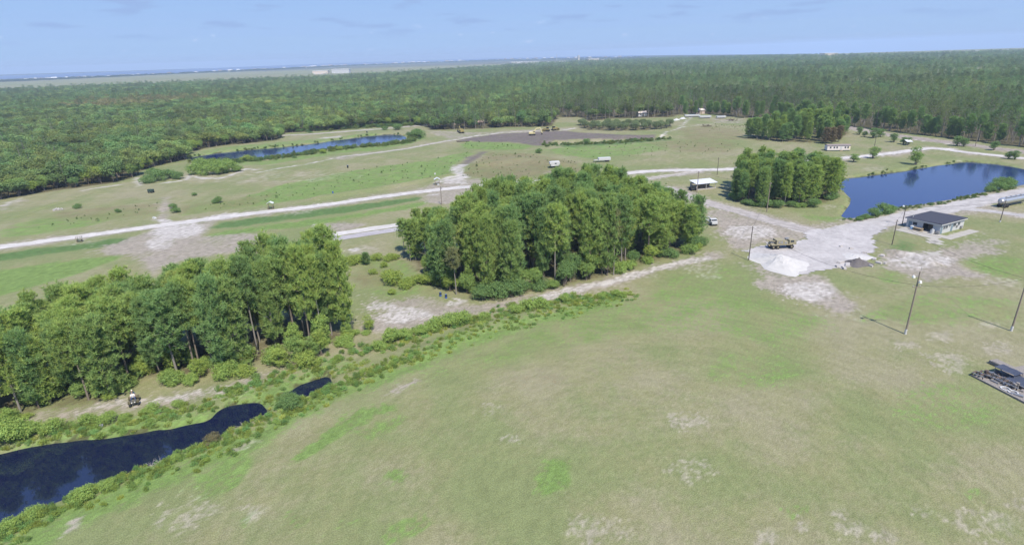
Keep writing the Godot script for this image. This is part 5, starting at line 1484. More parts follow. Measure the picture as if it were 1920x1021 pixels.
	for w in [["floodlight", "sand", 2.2], ["floodlight", "field", 0.8], ["apron", "field", 1.6], ["sand", "grove", 1.2], ["apron", "pond", 0.4], ["pond", "trailer", 0.8], ["shed", "junction", 0.6], ["shed", "grove", 0.8], ["road", "shed", 2.0]]:
		var p := []
		for i in 17:
			var u := i / 16.0
			p.append(tops[w[0]].lerp(tops[w[1]], u) - Vector3(0, w[2] * 4.0 * u * (1.0 - u), 0))
		var s := Shape.new()
		s.path(p, 0.022, 0.022, 4)
		var says := {"floodlight": "the two-lamp pole", "sand": "the pole beside the sand pile", "field": "the pole near the scrap slab", "apron": "the pole at the concrete apron", "grove": "the pole before the pond grove", "pond": "the single-lamp pole", "trailer": "the white footed pole", "shed": "the shed's pole", "junction": "the pole at the road junction", "road": "the pole on bare ground"}
		tag(put("power_line", s, paint("wire", Color(0.04, 0.04, 0.04), 0.6)), "thin wire from %s to %s" % [says[w[0]], says[w[1]]], "wire")

func build_field_things() -> void:
	rng.seed = 103
	var white := paint("white_paint", Color.WHITE)
	var steel := paint("steel", Color.WHITE)
	var rubber := paint("rubber", Color.WHITE)
	var wood := paint("old_wood", Color.WHITE)
	var glass := paint("dark_glass", Color.WHITE)
	var metal := paint("roof_metal", Color.WHITE)
	var grey_green := paint("dark_green", Color(0.035, 0.06, 0.05), 0.7)
	# roofed benches beside the long road
	for a in [[Vector3(-87.14, 0, -204.58), 1.0, "small gabled shelter over a bench beside the long white road"], [Vector3(-30.23, 0, -238.68), 1.1, "white roofed stand with a cooler beside the long white road"], [Vector3(-133.10, 0, -170.23), 0.8, "small bench with a flat roof at the near end of the long white road"]]:
		var t := thing("roadside_shelter", a[2], "shelter", on_ground(a[0]), 0.15 + rng.randf_range(-0.1, 0.1), "")
		t.scale = Vector3.ONE * a[1]
		for x in [-0.8, 0.8]:
			for z in [-0.5, 0.5]:
				part("post", t, wood, [[Vector3(x, 1.1, z), Vector3(0.1, 2.2, 0.1)]])
		if "flat" in a[2]:
			part("roof", t, paint("grey_board", Color(0.33, 0.30, 0.27), 0.9), [[Vector3(0, 2.2, 0), Vector3(1.9, 0.08, 1.4)]])
		else:
			var s := Shape.new()
			s.gable(Vector3(0, 2.15, 0), Vector3(1.7, 0, 2.3), 0.6, 0.06, Basis(Vector3.UP, PI / 2))
			put("roof", s, metal, t)
		part("bench_seat", t, grey_green, [[Vector3(0, 0.48, 0.35), Vector3(2.2, 0.08, 0.4)]])
		part("table_top", t, grey_green, [[Vector3(0, 0.85, -0.2), Vector3(1.9, 0.08, 0.6)]])
		part("trestle", t, wood, [[Vector3(-0.7, 0.42, 0), Vector3(0.1, 0.8, 0.8)], [Vector3(0.7, 0.42, 0), Vector3(0.1, 0.8, 0.8)]])
	var cool := thing("cooler", "white cooler box on the ground in front of the white roofed stand", "cooler", on_ground(Vector3(-29.60, 0, -237.01)))
	part("box", cool, white, [[Vector3(0, 0.3, 0), Vector3(0.8, 0.5, 0.6)]])
	part("lid", cool, white, [[Vector3(0, 0.6, 0), Vector3(0.86, 0.1, 0.66)]])
	var ball := thing("target_post", "white round target on a thin post behind the white roofed stand", "target", on_ground(Vector3(-32.98, 0, -254.88)))
	part("post", ball, wood, [[Vector3(0, 0.5, 0), Vector3(0.08, 1.0, 0.08)]])
	var s := Shape.new(); s.tube(Vector3(0, 1.15, 0.06), Vector3(0, 1.15, -0.06), 0.4, 0.4, 14); put("disc", s, white, ball)
	# dark green cart, drum, small white tub
	var t := thing("equipment_cart", "dark green boxy cart standing alone on the mown grass", "cart", on_ground(Vector3(-151.57, 0, -240.31)), -0.12)
	part("body", t, grey_green, [[Vector3(0, 0.95, 0), Vector3(2.2, 0.9, 1.2)]])
	part("cover", t, grey_green, [[Vector3(0, 1.44, 0), Vector3(2.3, 0.1, 1.3)]])
	for x in [-0.7, 0.7]:
		for z in [-0.6, 0.6]:
			s = Shape.new(); s.wheel(Vector3(x, 0.35, z), 0.35, 0.2); put("wheel", s, rubber, t)
	t = thing("white_tub", "small white overturned tub beside the worn cross track", "tub", on_ground(Vector3(-125.13, 0, -196.54)), -0.5)
	s = Shape.new(); s.box(Vector3(0, 0.2, 0), Vector3(1.5, 0.5, 0.7), Basis(), 0.8); put("shell", s, white, t)
	part("rim", t, white, [[Vector3(0, -0.02, 0), Vector3(1.7, 0.08, 0.85)]])
	for a in [[Vector3(-70.98, 0, -227.36), "blue drum standing on the weedy slope", Color(0.05, 0.10, 0.30)], [Vector3(-79.72, 0, -284.68), "dark square bin beside the faint track", Color(0.03, 0.04, 0.04)], [Vector3(-102.54, 0, -427.83), "dark bin standing beyond the long narrow pond", Color(0.03, 0.03, 0.03)], [Vector3(-16.16, 0, -118.36), "black and blue barrel at the edge of the sandy clearing", Color(0.02, 0.03, 0.05)], [Vector3(-14.78, 0, -117.05), "black and blue barrel beside the trunk at the sandy clearing", Color(0.02, 0.03, 0.05)]]:
		var d := thing("field_drum", a[1], "drum", on_ground(a[0]))
		var big := 1.3 if "bin" in a[1] else 0.85
		s = Shape.new(); s.tube(Vector3.ZERO, Vector3(0, big * 0.55, 0), 0.3 * big, 0.32 * big, 12); put("body", s, paint("drum_blue", Color(0.10, 0.20, 0.34), 0.5) if "barrel" in a[1] else paint("drum_%s" % a[1].split(" ")[0], a[2], 0.5), d)
		s = Shape.new(); s.tube(Vector3(0, big * 0.55, 0), Vector3(0, big, 0), 0.33 * big, 0.3 * big, 12); put("upper_shell", s, paint("drum_%s" % a[1].split(" ")[0], a[2], 0.5), d)
		s = Shape.new(); s.tube(Vector3(0, big, 0), Vector3(0, big + 0.06, 0), 0.27 * big, 0.25 * big, 12); put("lid", s, paint("drum_blue", Color(0.10, 0.20, 0.34), 0.5), d)
	# rubble at the left
	t = thing("rubble_pile", "low heap of pale rubble in the mown grass at the woods", "rubble", on_ground(Vector3(-171.94, 0, -214.15)))
	for i in 14:
		var b := Shape.new()
		b.box(Vector3(rng.randfn() * 0.8, 0.15 + rng.randf() * 0.35, rng.randfn() * 0.45), Vector3(rng.randf_range(0.3, 0.8), 0.35, rng.randf_range(0.3, 0.6)), Basis.from_euler(Vector3(rng.randf(), rng.randf() * 3, rng.randf())), 0.8)
		put("stone", b, paint("broken_concrete", Color.WHITE), t)
	# white trailers behind the central grove
	var ca := Vector3(21.44, 0, -267.80)
	t = thing("camper_trailer", "boxy white camper trailer behind the central grove", "trailer", on_ground(ca), 0.15)
	s = Shape.new()
	s.box(Vector3(0.2, 1.7, 0), Vector3(4.2, 1.9, 2.2)); s.box(Vector3(0.2, 2.72, 0), Vector3(4.0, 0.16, 2.1), Basis(), 0.94); s.box(Vector3(-2.2, 2.15, 0), Vector3(0.6, 1.0, 2.1))
	put("body", s, white, t)
	part("window", t, glass, [[Vector3(0.3, 1.9, 1.12), Vector3(0.9, 0.5, 0.04)]])
	part("door", t, white, [[Vector3(1.5, 1.6, 1.12), Vector3(0.7, 1.6, 0.05)]])
	part("drawbar", t, steel, [[Vector3(-2.6, 0.6, 0), Vector3(1.2, 0.1, 0.12)]])
	for z in [-1.0, 1.0]:
		s = Shape.new(); s.wheel(Vector3(0.6, 0.4, z), 0.4, 0.25); put("wheel", s, rubber, t)
	t = thing("box_trailer", "long low white trailer behind the tops of the central grove", "trailer", on_ground(Vector3(46.21, 0, -280.66)), 0.08)
	part("body", t, white, [[Vector3(0.5, 1.5, 0), Vector3(6.0, 1.2, 2.2)]])
	part("deck", t, steel, [[Vector3(-3.6, 0.95, 0), Vector3(2.2, 0.12, 2.0)], [Vector3(0.5, 0.85, 0), Vector3(6.0, 0.12, 2.0)]])
	part("side_panel", t, white, [[Vector3(-3.7, 1.2, 1.0), Vector3(1.8, 0.4, 0.06)]])
	for x in [1.4, 2.4]:
		for z in [-0.95, 0.95]:
			s = Shape.new(); s.wheel(Vector3(x, 0.42, z), 0.42, 0.25); put("wheel", s, rubber, t)
	# mobile home
	var ma := Vector3(160.94, 0, -290.61)
	var mb := Vector3(171.81, 0, -289.33)
	var ml := ma.distance_to(mb)
	t = thing("mobile_home", "long pale mobile home with a grey roof on the meadow beyond the pond grove", "mobile home", on_ground(ma), heading(ma, mb))
	var cream := paint("siding", Color(0.58, 0.53, 0.52), 0.7)
	part("body", t, cream, [[Vector3(ml / 2, 1.6, -1.8), Vector3(ml, 2.3, 3.6)]])
	part("skirting", t, grey_green, [[Vector3(ml / 2, 0.22, -1.8), Vector3(ml - 0.2, 0.45, 3.4)]])
	s = Shape.new(); s.gable(Vector3(ml / 2, 2.72, -1.8), Vector3(ml + 0.3, 0, 4.0), 0.45, 0.1); put("roof", s, paint("old_shingle", Color(0.20, 0.17, 0.165), 0.9), t)
	for e in [0.14, 0.3, 0.42, 0.78, 0.9]:
		var w := part("window", t, glass, [[Vector3(ml * e, 1.8, 0.02), Vector3(0.7, 0.8, 0.06)]])
		part("frame", w, white, [[Vector3(ml * e, 2.24, 0.04), Vector3(0.86, 0.08, 0.08)], [Vector3(ml * e, 1.36, 0.04), Vector3(0.86, 0.08, 0.08)]])
	part("door", t, white, [[Vector3(ml * 0.6, 1.5, 0.03), Vector3(0.95, 2.0, 0.06)]])
	part("step", t, wood, [[Vector3(ml * 0.6, 0.25, 0.5), Vector3(1.2, 0.5, 0.8)]])
	part("end_panel", t, paint("cream_panel", Color(0.62, 0.56, 0.42), 0.7), [[Vector3(ml * 0.95, 1.7, 0.02), Vector3(1.1, 1.5, 0.04)]])
	# white carport near the forest road
	t = thing("white_canopy", "small white topped canopy under the roadside trees", "canopy", on_ground(Vector3(209.14, 0, -301.63)), 0.0)
	part("roof", t, white, [[Vector3(0, 2.3, 0), Vector3(3.2, 0.12, 2.6), Basis(Vector3.RIGHT, 0.35)]])
	for x in [-1.4, 1.4]:
		for z in [-1.0, 1.0]:
			part("post", t, steel, [[Vector3(x, 1.1, z), Vector3(0.09, 2.2 - z * 0.35, 0.09)]])
	part("picnic_table", t, wood, [[Vector3(0, 0.75, 0), Vector3(2.0, 0.08, 0.8)], [Vector3(0, 0.38, 0), Vector3(0.2, 0.76, 0.7)]])
	# far clearing: pale trailers, tarpaulins, old timber
	for a in [[Vector3(146.20, 0, -465.71), 12.0, "long white trailer at the sandy clearing in front of the forest"], [Vector3(152.99, 0, -455.47), 9.0, "low white trailer at the edge of the sandy clearing"], [Vector3(164.19, 0, -452.12), 7.0, "pale flat trailer near the dark trees of the sandy clearing"]]:
		t = thing("parked_trailer", a[2], "trailer", on_ground(a[0]), 0.05)
		part("body", t, white, [[Vector3(0, 1.3, 0), Vector3(a[1], 1.0, 2.4)]])
		part("roof_rim", t, metal, [[Vector3(0, 1.84, 0), Vector3(a[1] + 0.2, 0.1, 2.6)]])
		part("undercarriage", t, steel, [[Vector3(0, 0.5, 0), Vector3(a[1] * 0.8, 0.5, 1.8)]])
	for a in [[Vector3(128.84, 0, -448.83), "white tarpaulin heap beside the grey green thicket"], [Vector3(135.95, 0, -456.54), "pale tarpaulin heap near the long white trailer"]]:
		s = Shape.new()
		heap(s, a[0], 3.0, 2.0, 1.6, 0.4, 0.5)
		tag(put("tarpaulin_heap", s, white), a[1], "tarpaulin")
	for a in [[Vector3(137.49, 0, -404.53), "dark brush heap on the sandy clearing"], [Vector3(165.83, 0, -434.36), "brown heap of old timber near the forest"]]:
		t = thing("timber_heap", a[1], "timber", on_ground(a[0]))
		for i in 16:
			s = Shape.new()
			var c := Vector3(rng.randfn() * 1.6, rng.randf() * 1.2 + 0.2, rng.randfn())
			var d := Vector3(rng.randfn(), rng.randfn() * 0.3, rng.randfn()).normalized() * rng.randf_range(0.9, 1.8)
			s.tube(c - d, c + d, 0.14, 0.09, 5); put("log", s, paint("brush_wood", Color(0.09, 0.07, 0.055), 0.95), t)
	for a in [[Vector3(-40.69, 0, -466.13), "pale roofed hut among the trees behind the excavation"], [Vector3(-22.99, 0, -476.61), "pinkish hut among the trees behind the excavation"], [Vector3(159.83, 0, -490.05), "pale roofed cabin at the forest edge of the sandy clearing"], [Vector3(110.47, 0, -485.25), "low white house behind the grey green thicket"]]:
		t = thing("woodland_hut", a[1], "hut", on_ground(a[0]), rng.randf_range(-0.3, 0.3))
		part("wall", t, paint("hut_wall", Color(0.45, 0.36, 0.33), 0.8) if not "white" in a[1] else white, [[Vector3(0, 1.4, 0), Vector3(7.0, 2.8, 5.0)]])
		s = Shape.new(); s.gable(Vector3(0, 2.75, 0), Vector3(7.8, 0, 6.0), 1.3, 0.14); put("roof", s, paint("hut_roof", Color(0.50, 0.44, 0.40), 0.8), t)
		part("door", t, wood, [[Vector3(0.5, 1.0, 2.52), Vector3(1.0, 2.0, 0.06)]])
		part("window", t, glass, [[Vector3(-1.8, 1.6, 2.52), Vector3(1.0, 0.9, 0.06)]])

func excavator(at: Vector3, turn: float, label: String, col: Material, fold: float) -> void:
	var rubber := paint("rubber", Color.WHITE)
	var glass := paint("dark_glass", Color.WHITE)
	var t := thing("excavator", label, "excavator", at, turn)
	for z in [-1.2, 1.2]:
		var s := Shape.new()
		s.box(Vector3(0, 0.5, z), Vector3(3.2, 0.9, 0.6)); s.tube(Vector3(-1.6, 0.5, z - 0.3), Vector3(-1.6, 0.5, z + 0.3), 0.45, 0.45, 12); s.tube(Vector3(1.6, 0.5, z - 0.3), Vector3(1.6, 0.5, z + 0.3), 0.45, 0.45, 12)
		put("track", s, rubber, t)
	part("turntable", t, rubber, [[Vector3(0, 1.05, 0), Vector3(1.6, 0.25, 1.6)]])
	part("house", t, col, [[Vector3(-0.7, 1.75, -0.1), Vector3(2.6, 1.2, 2.6)], [Vector3(-1.9, 1.6, -0.1), Vector3(0.7, 1.0, 2.5)]])
	var cab := part("cab", t, col, [[Vector3(1.1, 2.1, 0.75), Vector3(1.3, 1.8, 1.0)]])
	part("window", cab, glass, [[Vector3(1.77, 2.3, 0.75), Vector3(0.04, 1.0, 0.8)], [Vector3(1.1, 2.4, 1.27), Vector3(0.9, 0.8, 0.04)]])
	var s := Shape.new()
	var p0 := Vector3(0.8, 1.9, -0.2)
	var p1 := Vector3(2.8, 4.4, -0.2)
	var p2 := Vector3(5.4, 4.9 - fold, -0.2)
	var p3 := Vector3(6.6, 1.4, -0.2)
	for e in [[p0, p1], [p1, p2]]:
		var d: Vector3 = e[1] - e[0]
		s.box((e[0] + e[1]) / 2.0, Vector3(d.length() + 0.3, 0.6, 0.42), Basis(Vector3(0, 0, 1), atan2(d.y, d.x)))
	put("boom", s, col, t)
	s = Shape.new()
	s.box((p2 + p3) / 2.0, Vector3((p3 - p2).length() + 0.5, 0.45, 0.36), Basis(Vector3(0, 0, 1), atan2(p3.y - p2.y, p3.x - p2.x)))
	put("stick", s, col, t)
	s = Shape.new()
	s.box(p3 + Vector3(-0.2, -0.5, 0), Vector3(1.0, 0.9, 1.1), Basis(Vector3(0, 0, 1), 0.5), 0.75)
	put("bucket", s, rubber, t)

func build_pit_machines() -> void:
	rng.seed = 104
	var cream := paint("cream_machine", Color(0.52, 0.47, 0.26), 0.55)
	var yellow := paint("yellow_machine", Color(0.24, 0.20, 0.075), 0.6)
	var rubber := paint("rubber", Color.WHITE)
	var glass := paint("dark_glass", Color.WHITE)
	excavator(on_ground(Vector3(16.12, 0, -385.18)), 0.05, "pale yellow excavator with its boom reaching out over the dark excavation", cream, 0.2)
	excavator(on_ground(Vector3(-32.50, 0, -410.85)), 2.0, "dark excavator with raised boom at the corner of the excavation", yellow, 1.0)
	for a in [[Vector3(26.97, 0, -405.17), 2.8, "dark yellow bulldozer parked behind the excavator"], [Vector3(32.75, 0, -408.23), 0.4, "small bulldozer at the end of the pale haul track"]]:
		var t := thing("bulldozer", a[2], "bulldozer", on_ground(a[0]), a[1])
		for z in [-1.1, 1.1]:
			var s := Shape.new()
			s.box(Vector3(0, 0.6, z), Vector3(3.4, 1.0, 0.6)); s.tube(Vector3(-1.7, 0.6, z - 0.3), Vector3(-1.7, 0.6, z + 0.3), 0.5, 0.5, 12); s.tube(Vector3(1.7, 0.6, z - 0.3), Vector3(1.7, 0.6, z + 0.3), 0.5, 0.5, 12)
			put("track", s, rubber, t)
		part("engine_hood", t, yellow, [[Vector3(1.0, 1.6, 0), Vector3(2.2, 1.1, 1.3)]])
		var cab := part("cab", t, yellow, [[Vector3(-0.7, 1.5, 0), Vector3(1.6, 0.9, 1.7)], [Vector3(-0.7, 3.1, 0), Vector3(1.8, 0.14, 1.9)]])
		part("window", cab, glass, [[Vector3(-0.7, 2.5, 0), Vector3(1.4, 1.1, 1.5)]])
		part("blade", t, yellow, [[Vector3(2.9, 0.8, 0), Vector3(0.2, 1.3, 3.4), Basis(Vector3(0, 0, 1), 0.15)]])
		part("push_arm", t, yellow, [[Vector3(1.6, 0.7, 1.5), Vector3(2.6, 0.22, 0.2)], [Vector3(1.6, 0.7, -1.5), Vector3(2.6, 0.22, 0.2)]])
	# culvert pipes and timber lying at the pit's near corner
	var t := thing("pipe_stack", "dark pipes lying in the weeds at the corner of the excavation", "pipes", on_ground(Vector3(-29.05, 0, -367.55)), -0.15)
	for i in 4:
		var s := Shape.new()
		s.tube(Vector3(-3.5 + i * 0.3, 0.3, i * 0.65), Vector3(4.0 + i * 0.4, 0.3, i * 0.65 - 0.4), 0.3, 0.3, 10)
		put("pipe", s, paint("dark_pole", Color.WHITE), t)

# a seated rider as one continuous skin: tapered limbs joined smoothly, meshed by surface nets
func rider(shirt: Color, arms: Color, jeans: Color, hair: Color) -> ArrayMesh:
	var bones := []   # from, to, radius, radius, colour
	var skin := Color(0.42, 0.28, 0.21)
	bones.append([Vector3(0, 0.10, 0), Vector3(0.06, 0.36, 0), 0.165, 0.165, shirt])
	bones.append([Vector3(0.06, 0.36, 0), Vector3(0.10, 0.52, 0), 0.17, 0.12, shirt])
	bones.append([Vector3(0.10, 0.50, -0.17), Vector3(0.10, 0.50, 0.17), 0.075, 0.075, shirt])
	bones.append([Vector3(0.10, 0.56, 0), Vector3(0.13, 0.66, 0), 0.06, 0.055, skin])
	bones.append([Vector3(0.14, 0.72, 0), Vector3(0.15, 0.80, 0), 0.098, 0.10, skin])
	bones.append([Vector3(0.125, 0.80, 0), Vector3(0.14, 0.845, 0), 0.098, 0.085, hair])
	bones.append([Vector3(0.23, 0.74, 0), Vector3(0.255, 0.725, 0), 0.022, 0.018, skin])
	for s: float in [-1.0, 1.0]:
		bones.append([Vector3(0.10, 0.49, 0.19 * s), Vector3(0.17, 0.25, 0.26 * s), 0.062, 0.05, arms])
		bones.append([Vector3(0.17, 0.25, 0.26 * s), Vector3(0.42, 0.27, 0.29 * s), 0.046, 0.034, skin])
		bones.append([Vector3(0.42, 0.27, 0.29 * s), Vector3(0.50, 0.26, 0.27 * s), 0.040, 0.030, skin])
		for f in 4:
			bones.append([Vector3(0.48, 0.285 - f * 0.02, 0.27 * s), Vector3(0.53, 0.25 - f * 0.012, (0.285 - f * 0.012) * s), 0.012, 0.009, skin])
		bones.append([Vector3(0.43, 0.27, 0.27 * s), Vector3(0.48, 0.235, 0.24 * s), 0.013, 0.011, skin])
		bones.append([Vector3(0.0, 0.06, 0.10 * s), Vector3(0.40, 0.04, 0.24 * s), 0.095, 0.07, jeans])
		bones.append([Vector3(0.40, 0.04, 0.24 * s), Vector3(0.30, -0.36, 0.27 * s), 0.066, 0.045, jeans])
		bones.append([Vector3(0.28, -0.40, 0.27 * s), Vector3(0.46, -0.42, 0.29 * s), 0.05, 0.04, Color(0.03, 0.03, 0.03)])
	var cell := 0.022
	var lo := Vector3(-0.22, -0.50, -0.42)
	var dim := Vector3i(38, 66, 39)
	var field := PackedFloat32Array()
	field.resize(dim.x * dim.y * dim.z)
	field.fill(1.0)
	for b in bones:
		var r: float = maxf(b[2], b[3]) + 0.10
		var p0: Vector3 = b[0]
		var ax: Vector3 = b[1] - p0
		var l2 := maxf(ax.length_squared(), 1e-6)
		var a: Vector3 = (p0.min(b[1]) - Vector3.ONE * r - lo) / cell
		var c: Vector3 = (p0.max(b[1]) + Vector3.ONE * r - lo) / cell
		for k in range(maxi(0, int(a.z)), mini(dim.z - 1, int(c.z) + 1) + 1):
			for j in range(maxi(0, int(a.y)), mini(dim.y - 1, int(c.y) + 1) + 1):
				for i in range(maxi(0, int(a.x)), mini(dim.x - 1, int(c.x) + 1) + 1):
					var q := lo + Vector3(i, j, k) * cell - p0
					var t := clampf(q.dot(ax) / l2, 0.0, 1.0)
					var d: float = (q - ax * t).length() - lerpf(b[2], b[3], t)
					var at := (k * dim.y + j) * dim.x + i
					var o := field[at]
					var w: float = 0.035 if b[2] > 0.03 else 0.008
					var m := clampf(0.5 + 0.5 * (o - d) / w, 0.0, 1.0)
					field[at] = lerpf(o, d, m) - w * m * (1.0 - m)
	var s := Shape.new()
	var where := {}
	var corner := []
	for e in 8:
		corner.append(Vector3i(e & 1, (e >> 1) & 1, e >> 2))
	for k in dim.z - 1:
		for j in dim.y - 1:
			for i in dim.x - 1:
				var vals := []
				var inside := 0
				for e in corner:
					var f := field[((k + e.z) * dim.y + j + e.y) * dim.x + i + e.x]
					vals.append(f)
					inside += 1 if f < 0.0 else 0
				if inside == 0 or inside == 8:
					continue
				var sum := Vector3.ZERO
				var n := 0
				for e in 8:
					for bit in [1, 2, 4]:
						if e & bit:
							continue
						var g: int = e | bit
						if (vals[e] < 0.0) != (vals[g] < 0.0):
							var t: float = vals[e] / (vals[e] - vals[g])
							sum += Vector3(corner[e]).lerp(Vector3(corner[g]), t)
							n += 1
				where[Vector3i(i, j, k)] = lo + (Vector3(i, j, k) + sum / n) * cell
	var grad := func(p: Vector3) -> Vector3:
		var g := (p - lo) / cell
		var q := Vector3i(clampi(int(g.x + 0.5), 1, dim.x - 2), clampi(int(g.y + 0.5), 1, dim.y - 2), clampi(int(g.z + 0.5), 1, dim.z - 2))
		var at := (q.z * dim.y + q.y) * dim.x + q.x
		return Vector3(field[at + 1] - field[at - 1], field[at + dim.x] - field[at - dim.x], field[at + dim.x * dim.y] - field[at - dim.x * dim.y]).normalized()
	for key: Vector3i in where:
		for axis in 3:
			var step := Vector3i.ZERO
			step[axis] = 1
			var e0 := key + Vector3i.ONE - step   # the grid edge that leaves the cell's far corner along axis
			var p0 := key + Vector3i.ONE
			var prev := p0 - step
			if p0.x >= dim.x or p0.y >= dim.y or p0.z >= dim.z:
				continue
			var f0 := field[(prev.z * dim.y + prev.y) * dim.x + prev.x]
			var f1 := field[(p0.z * dim.y + p0.y) * dim.x + p0.x]
			if (f0 < 0.0) == (f1 < 0.0):
				continue
			var u := Vector3i.ZERO
			var v := Vector3i.ZERO
			u[(axis + 1) % 3] = 1
			v[(axis + 2) % 3] = 1
			if not (where.has(key + u) and where.has(key + v) and where.has(key + u + v)):
				continue
			var a: Vector3 = where[key]
			var mid: Vector3 = (a + where[key + u + v]) / 2.0
			var best := 1e9
			for b in bones:
				var d: float = Geometry3D.get_closest_point_to_segment(mid, b[0], b[1]).distance_to(mid) - (b[2] + b[3]) / 2.0
				if d < best:
					best = d
					s.tint = b[4]
			s.quad(a, where[key + u], where[key + u + v], where[key + v], grad.call(mid))
	for i in s.v.size():
		s.n[i] = grad.call(s.v[i])
	return s.mesh()

func build_canal_things() -> void:
	rng.seed = 105
	var rubber := paint("rubber", Color.WHITE)
	var steel := paint("steel", Color.WHITE)
	var camo := paint("camouflage", Color(0.20, 0.18, 0.11), 0.7, 0.0, grain(61, 0.02, 0.45, 1.0, 0.0, 256), 1.3)
	var at := on_ground(Vector3(-60.61, 0, -78.47))
	var turn := -1.05
	var q := thing("quad_bike", "camouflage patterned quad bike carrying two riders on the track beside the canal", "quad bike", at, turn)
	q.scale = Vector3.ONE * 1.22
	for x in [-0.62, 0.62]:
		for z in [-0.46, 0.46]:
			var s := Shape.new(); s.wheel(Vector3(x, 0.3, z), 0.31, 0.24)
			var w := put("wheel", s, rubber, q)
			s = Shape.new(); s.tube(Vector3(x, 0.3, z * 0.9), Vector3(x, 0.3, z * 1.27), 0.15, 0.12, 10); put("rim", s, steel, w)
	part("frame", q, steel, [[Vector3(0, 0.38, 0), Vector3(1.3, 0.18, 0.34)]])
	var body := Shape.new()
	body.box(Vector3(0.15, 0.58, 0), Vector3(0.9, 0.26, 0.4), Basis(), 0.8); body.box(Vector3(0.62, 0.66, 0), Vector3(0.55, 0.14, 0.5), Basis(), 0.8)
	put("body", body, camo, q)
	for x in [-0.62, 0.62]:
		for z in [-0.47, 0.47]:
			part("mudguard", q, camo, [[Vector3(x, 0.68, z), Vector3(0.62, 0.06, 0.3)], [Vector3(x + 0.31, 0.6, z), Vector3(0.06, 0.16, 0.3)]])
	var seat := Shape.new(); seat.box(Vector3(-0.3, 0.78, 0), Vector3(0.95, 0.14, 0.32), Basis(), 0.85); put("seat", seat, paint("seat_vinyl", Color(0.03, 0.03, 0.03), 0.6), q)
	for x in [-0.82, 0.88]:
		for i in 5:
			part("rack_bar", q, steel, [[Vector3(x, 0.86, -0.3 + i * 0.15), Vector3(0.5, 0.03, 0.03)]])
		part("rack_rail", q, steel, [[Vector3(x - 0.25, 0.86, 0), Vector3(0.03, 0.035, 0.66)], [Vector3(x + 0.25, 0.86, 0), Vector3(0.03, 0.035, 0.66)]])
	var bar := Shape.new()
	bar.tube(Vector3(0.42, 0.7, 0), Vector3(0.32, 1.08, 0), 0.03, 0.025, 6); bar.tube(Vector3(0.3, 1.08, -0.36), Vector3(0.3, 1.08, 0.36), 0.02, 0.02, 6)
	put("handlebar", bar, paint("seat_vinyl", Color.WHITE), q)
	for z in [-0.16, 0.16]:
		part("headlight", q, paint("lamp_glass", Color.WHITE), [[Vector3(0.91, 0.66, z), Vector3(0.04, 0.1, 0.12)]])
	var b := Basis(Vector3.UP, turn) * 1.0
	var cloth := paint("cloth", Color.WHITE, 0.9)
	var driver := put("person", rider(Color(0.66, 0.62, 0.60), Color(0.66, 0.62, 0.60), Color(0.09, 0.14, 0.27), Color(0.16, 0.12, 0.09)), cloth)
	driver.position = at + b * (Vector3(-0.22, 0.83, 0) * 1.22)
	driver.rotation.y = turn
	driver.scale = Vector3.ONE * 1.15
	tag(driver, "person in a white shirt and blue jeans driving the quad bike", "person", "riders")
	var mate := put("person", rider(Color(0.035, 0.07, 0.11), Color(0.035, 0.07, 0.11), Color(0.05, 0.06, 0.10), Color(0.70, 0.66, 0.60)), cloth)
	mate.position = at + b * (Vector3(-0.68, 0.90, 0) * 1.22)
	mate.rotation.y = turn
	mate.scale = Vector3.ONE * 1.15
	tag(mate, "person in a dark blue shirt and white cap riding behind the driver", "person", "riders")
	# white litter beside the canal
	var s := Shape.new()
	for i in 6:
		s.box(Vector3(rng.randfn() * 0.14, 0.12 + rng.randf() * 0.2, rng.randfn() * 0.1), Vector3(0.32, 0.26, 0.24), Basis.from_euler(Vector3(rng.randf() * 2, rng.randf() * 3, rng.randf() * 2)), 0.7)
	var o := put("litter_bag", s, paint("white_paint", Color.WHITE))
	o.position = on_ground(Vector3(-62.10, 0, -72.53))
	tag(o, "crumpled white bag lying in the grass beside the canal", "litter")
	# fallen dead branches at the water
	for a in [[Vector3(-49.17, 0, -63.25), "bare grey branches sticking out of the canal bank"], [Vector3(-48.17, 0, -63.63), "dead twiggy branch beside the canal water"], [Vector3(-40.32, 0, -71.29), "fallen bare limb at the canal's narrow end"]]:
		var t := thing("dead_branch", a[1], "branch", on_ground(a[0]))
		for i in 9:
			s = Shape.new()
			var d := Vector3(rng.randfn(), rng.randf_range(0.3, 1.2), rng.randfn()).normalized() * rng.randf_range(0.6, 1.3)
			s.path([Vector3.ZERO, d * 0.5 + Vector3(0.05, 0.0, 0.04), d], 0.03, 0.008, 4)
			put("twig", s, paint("dead_wood", Color(0.34, 0.31, 0.28), 0.9), t)

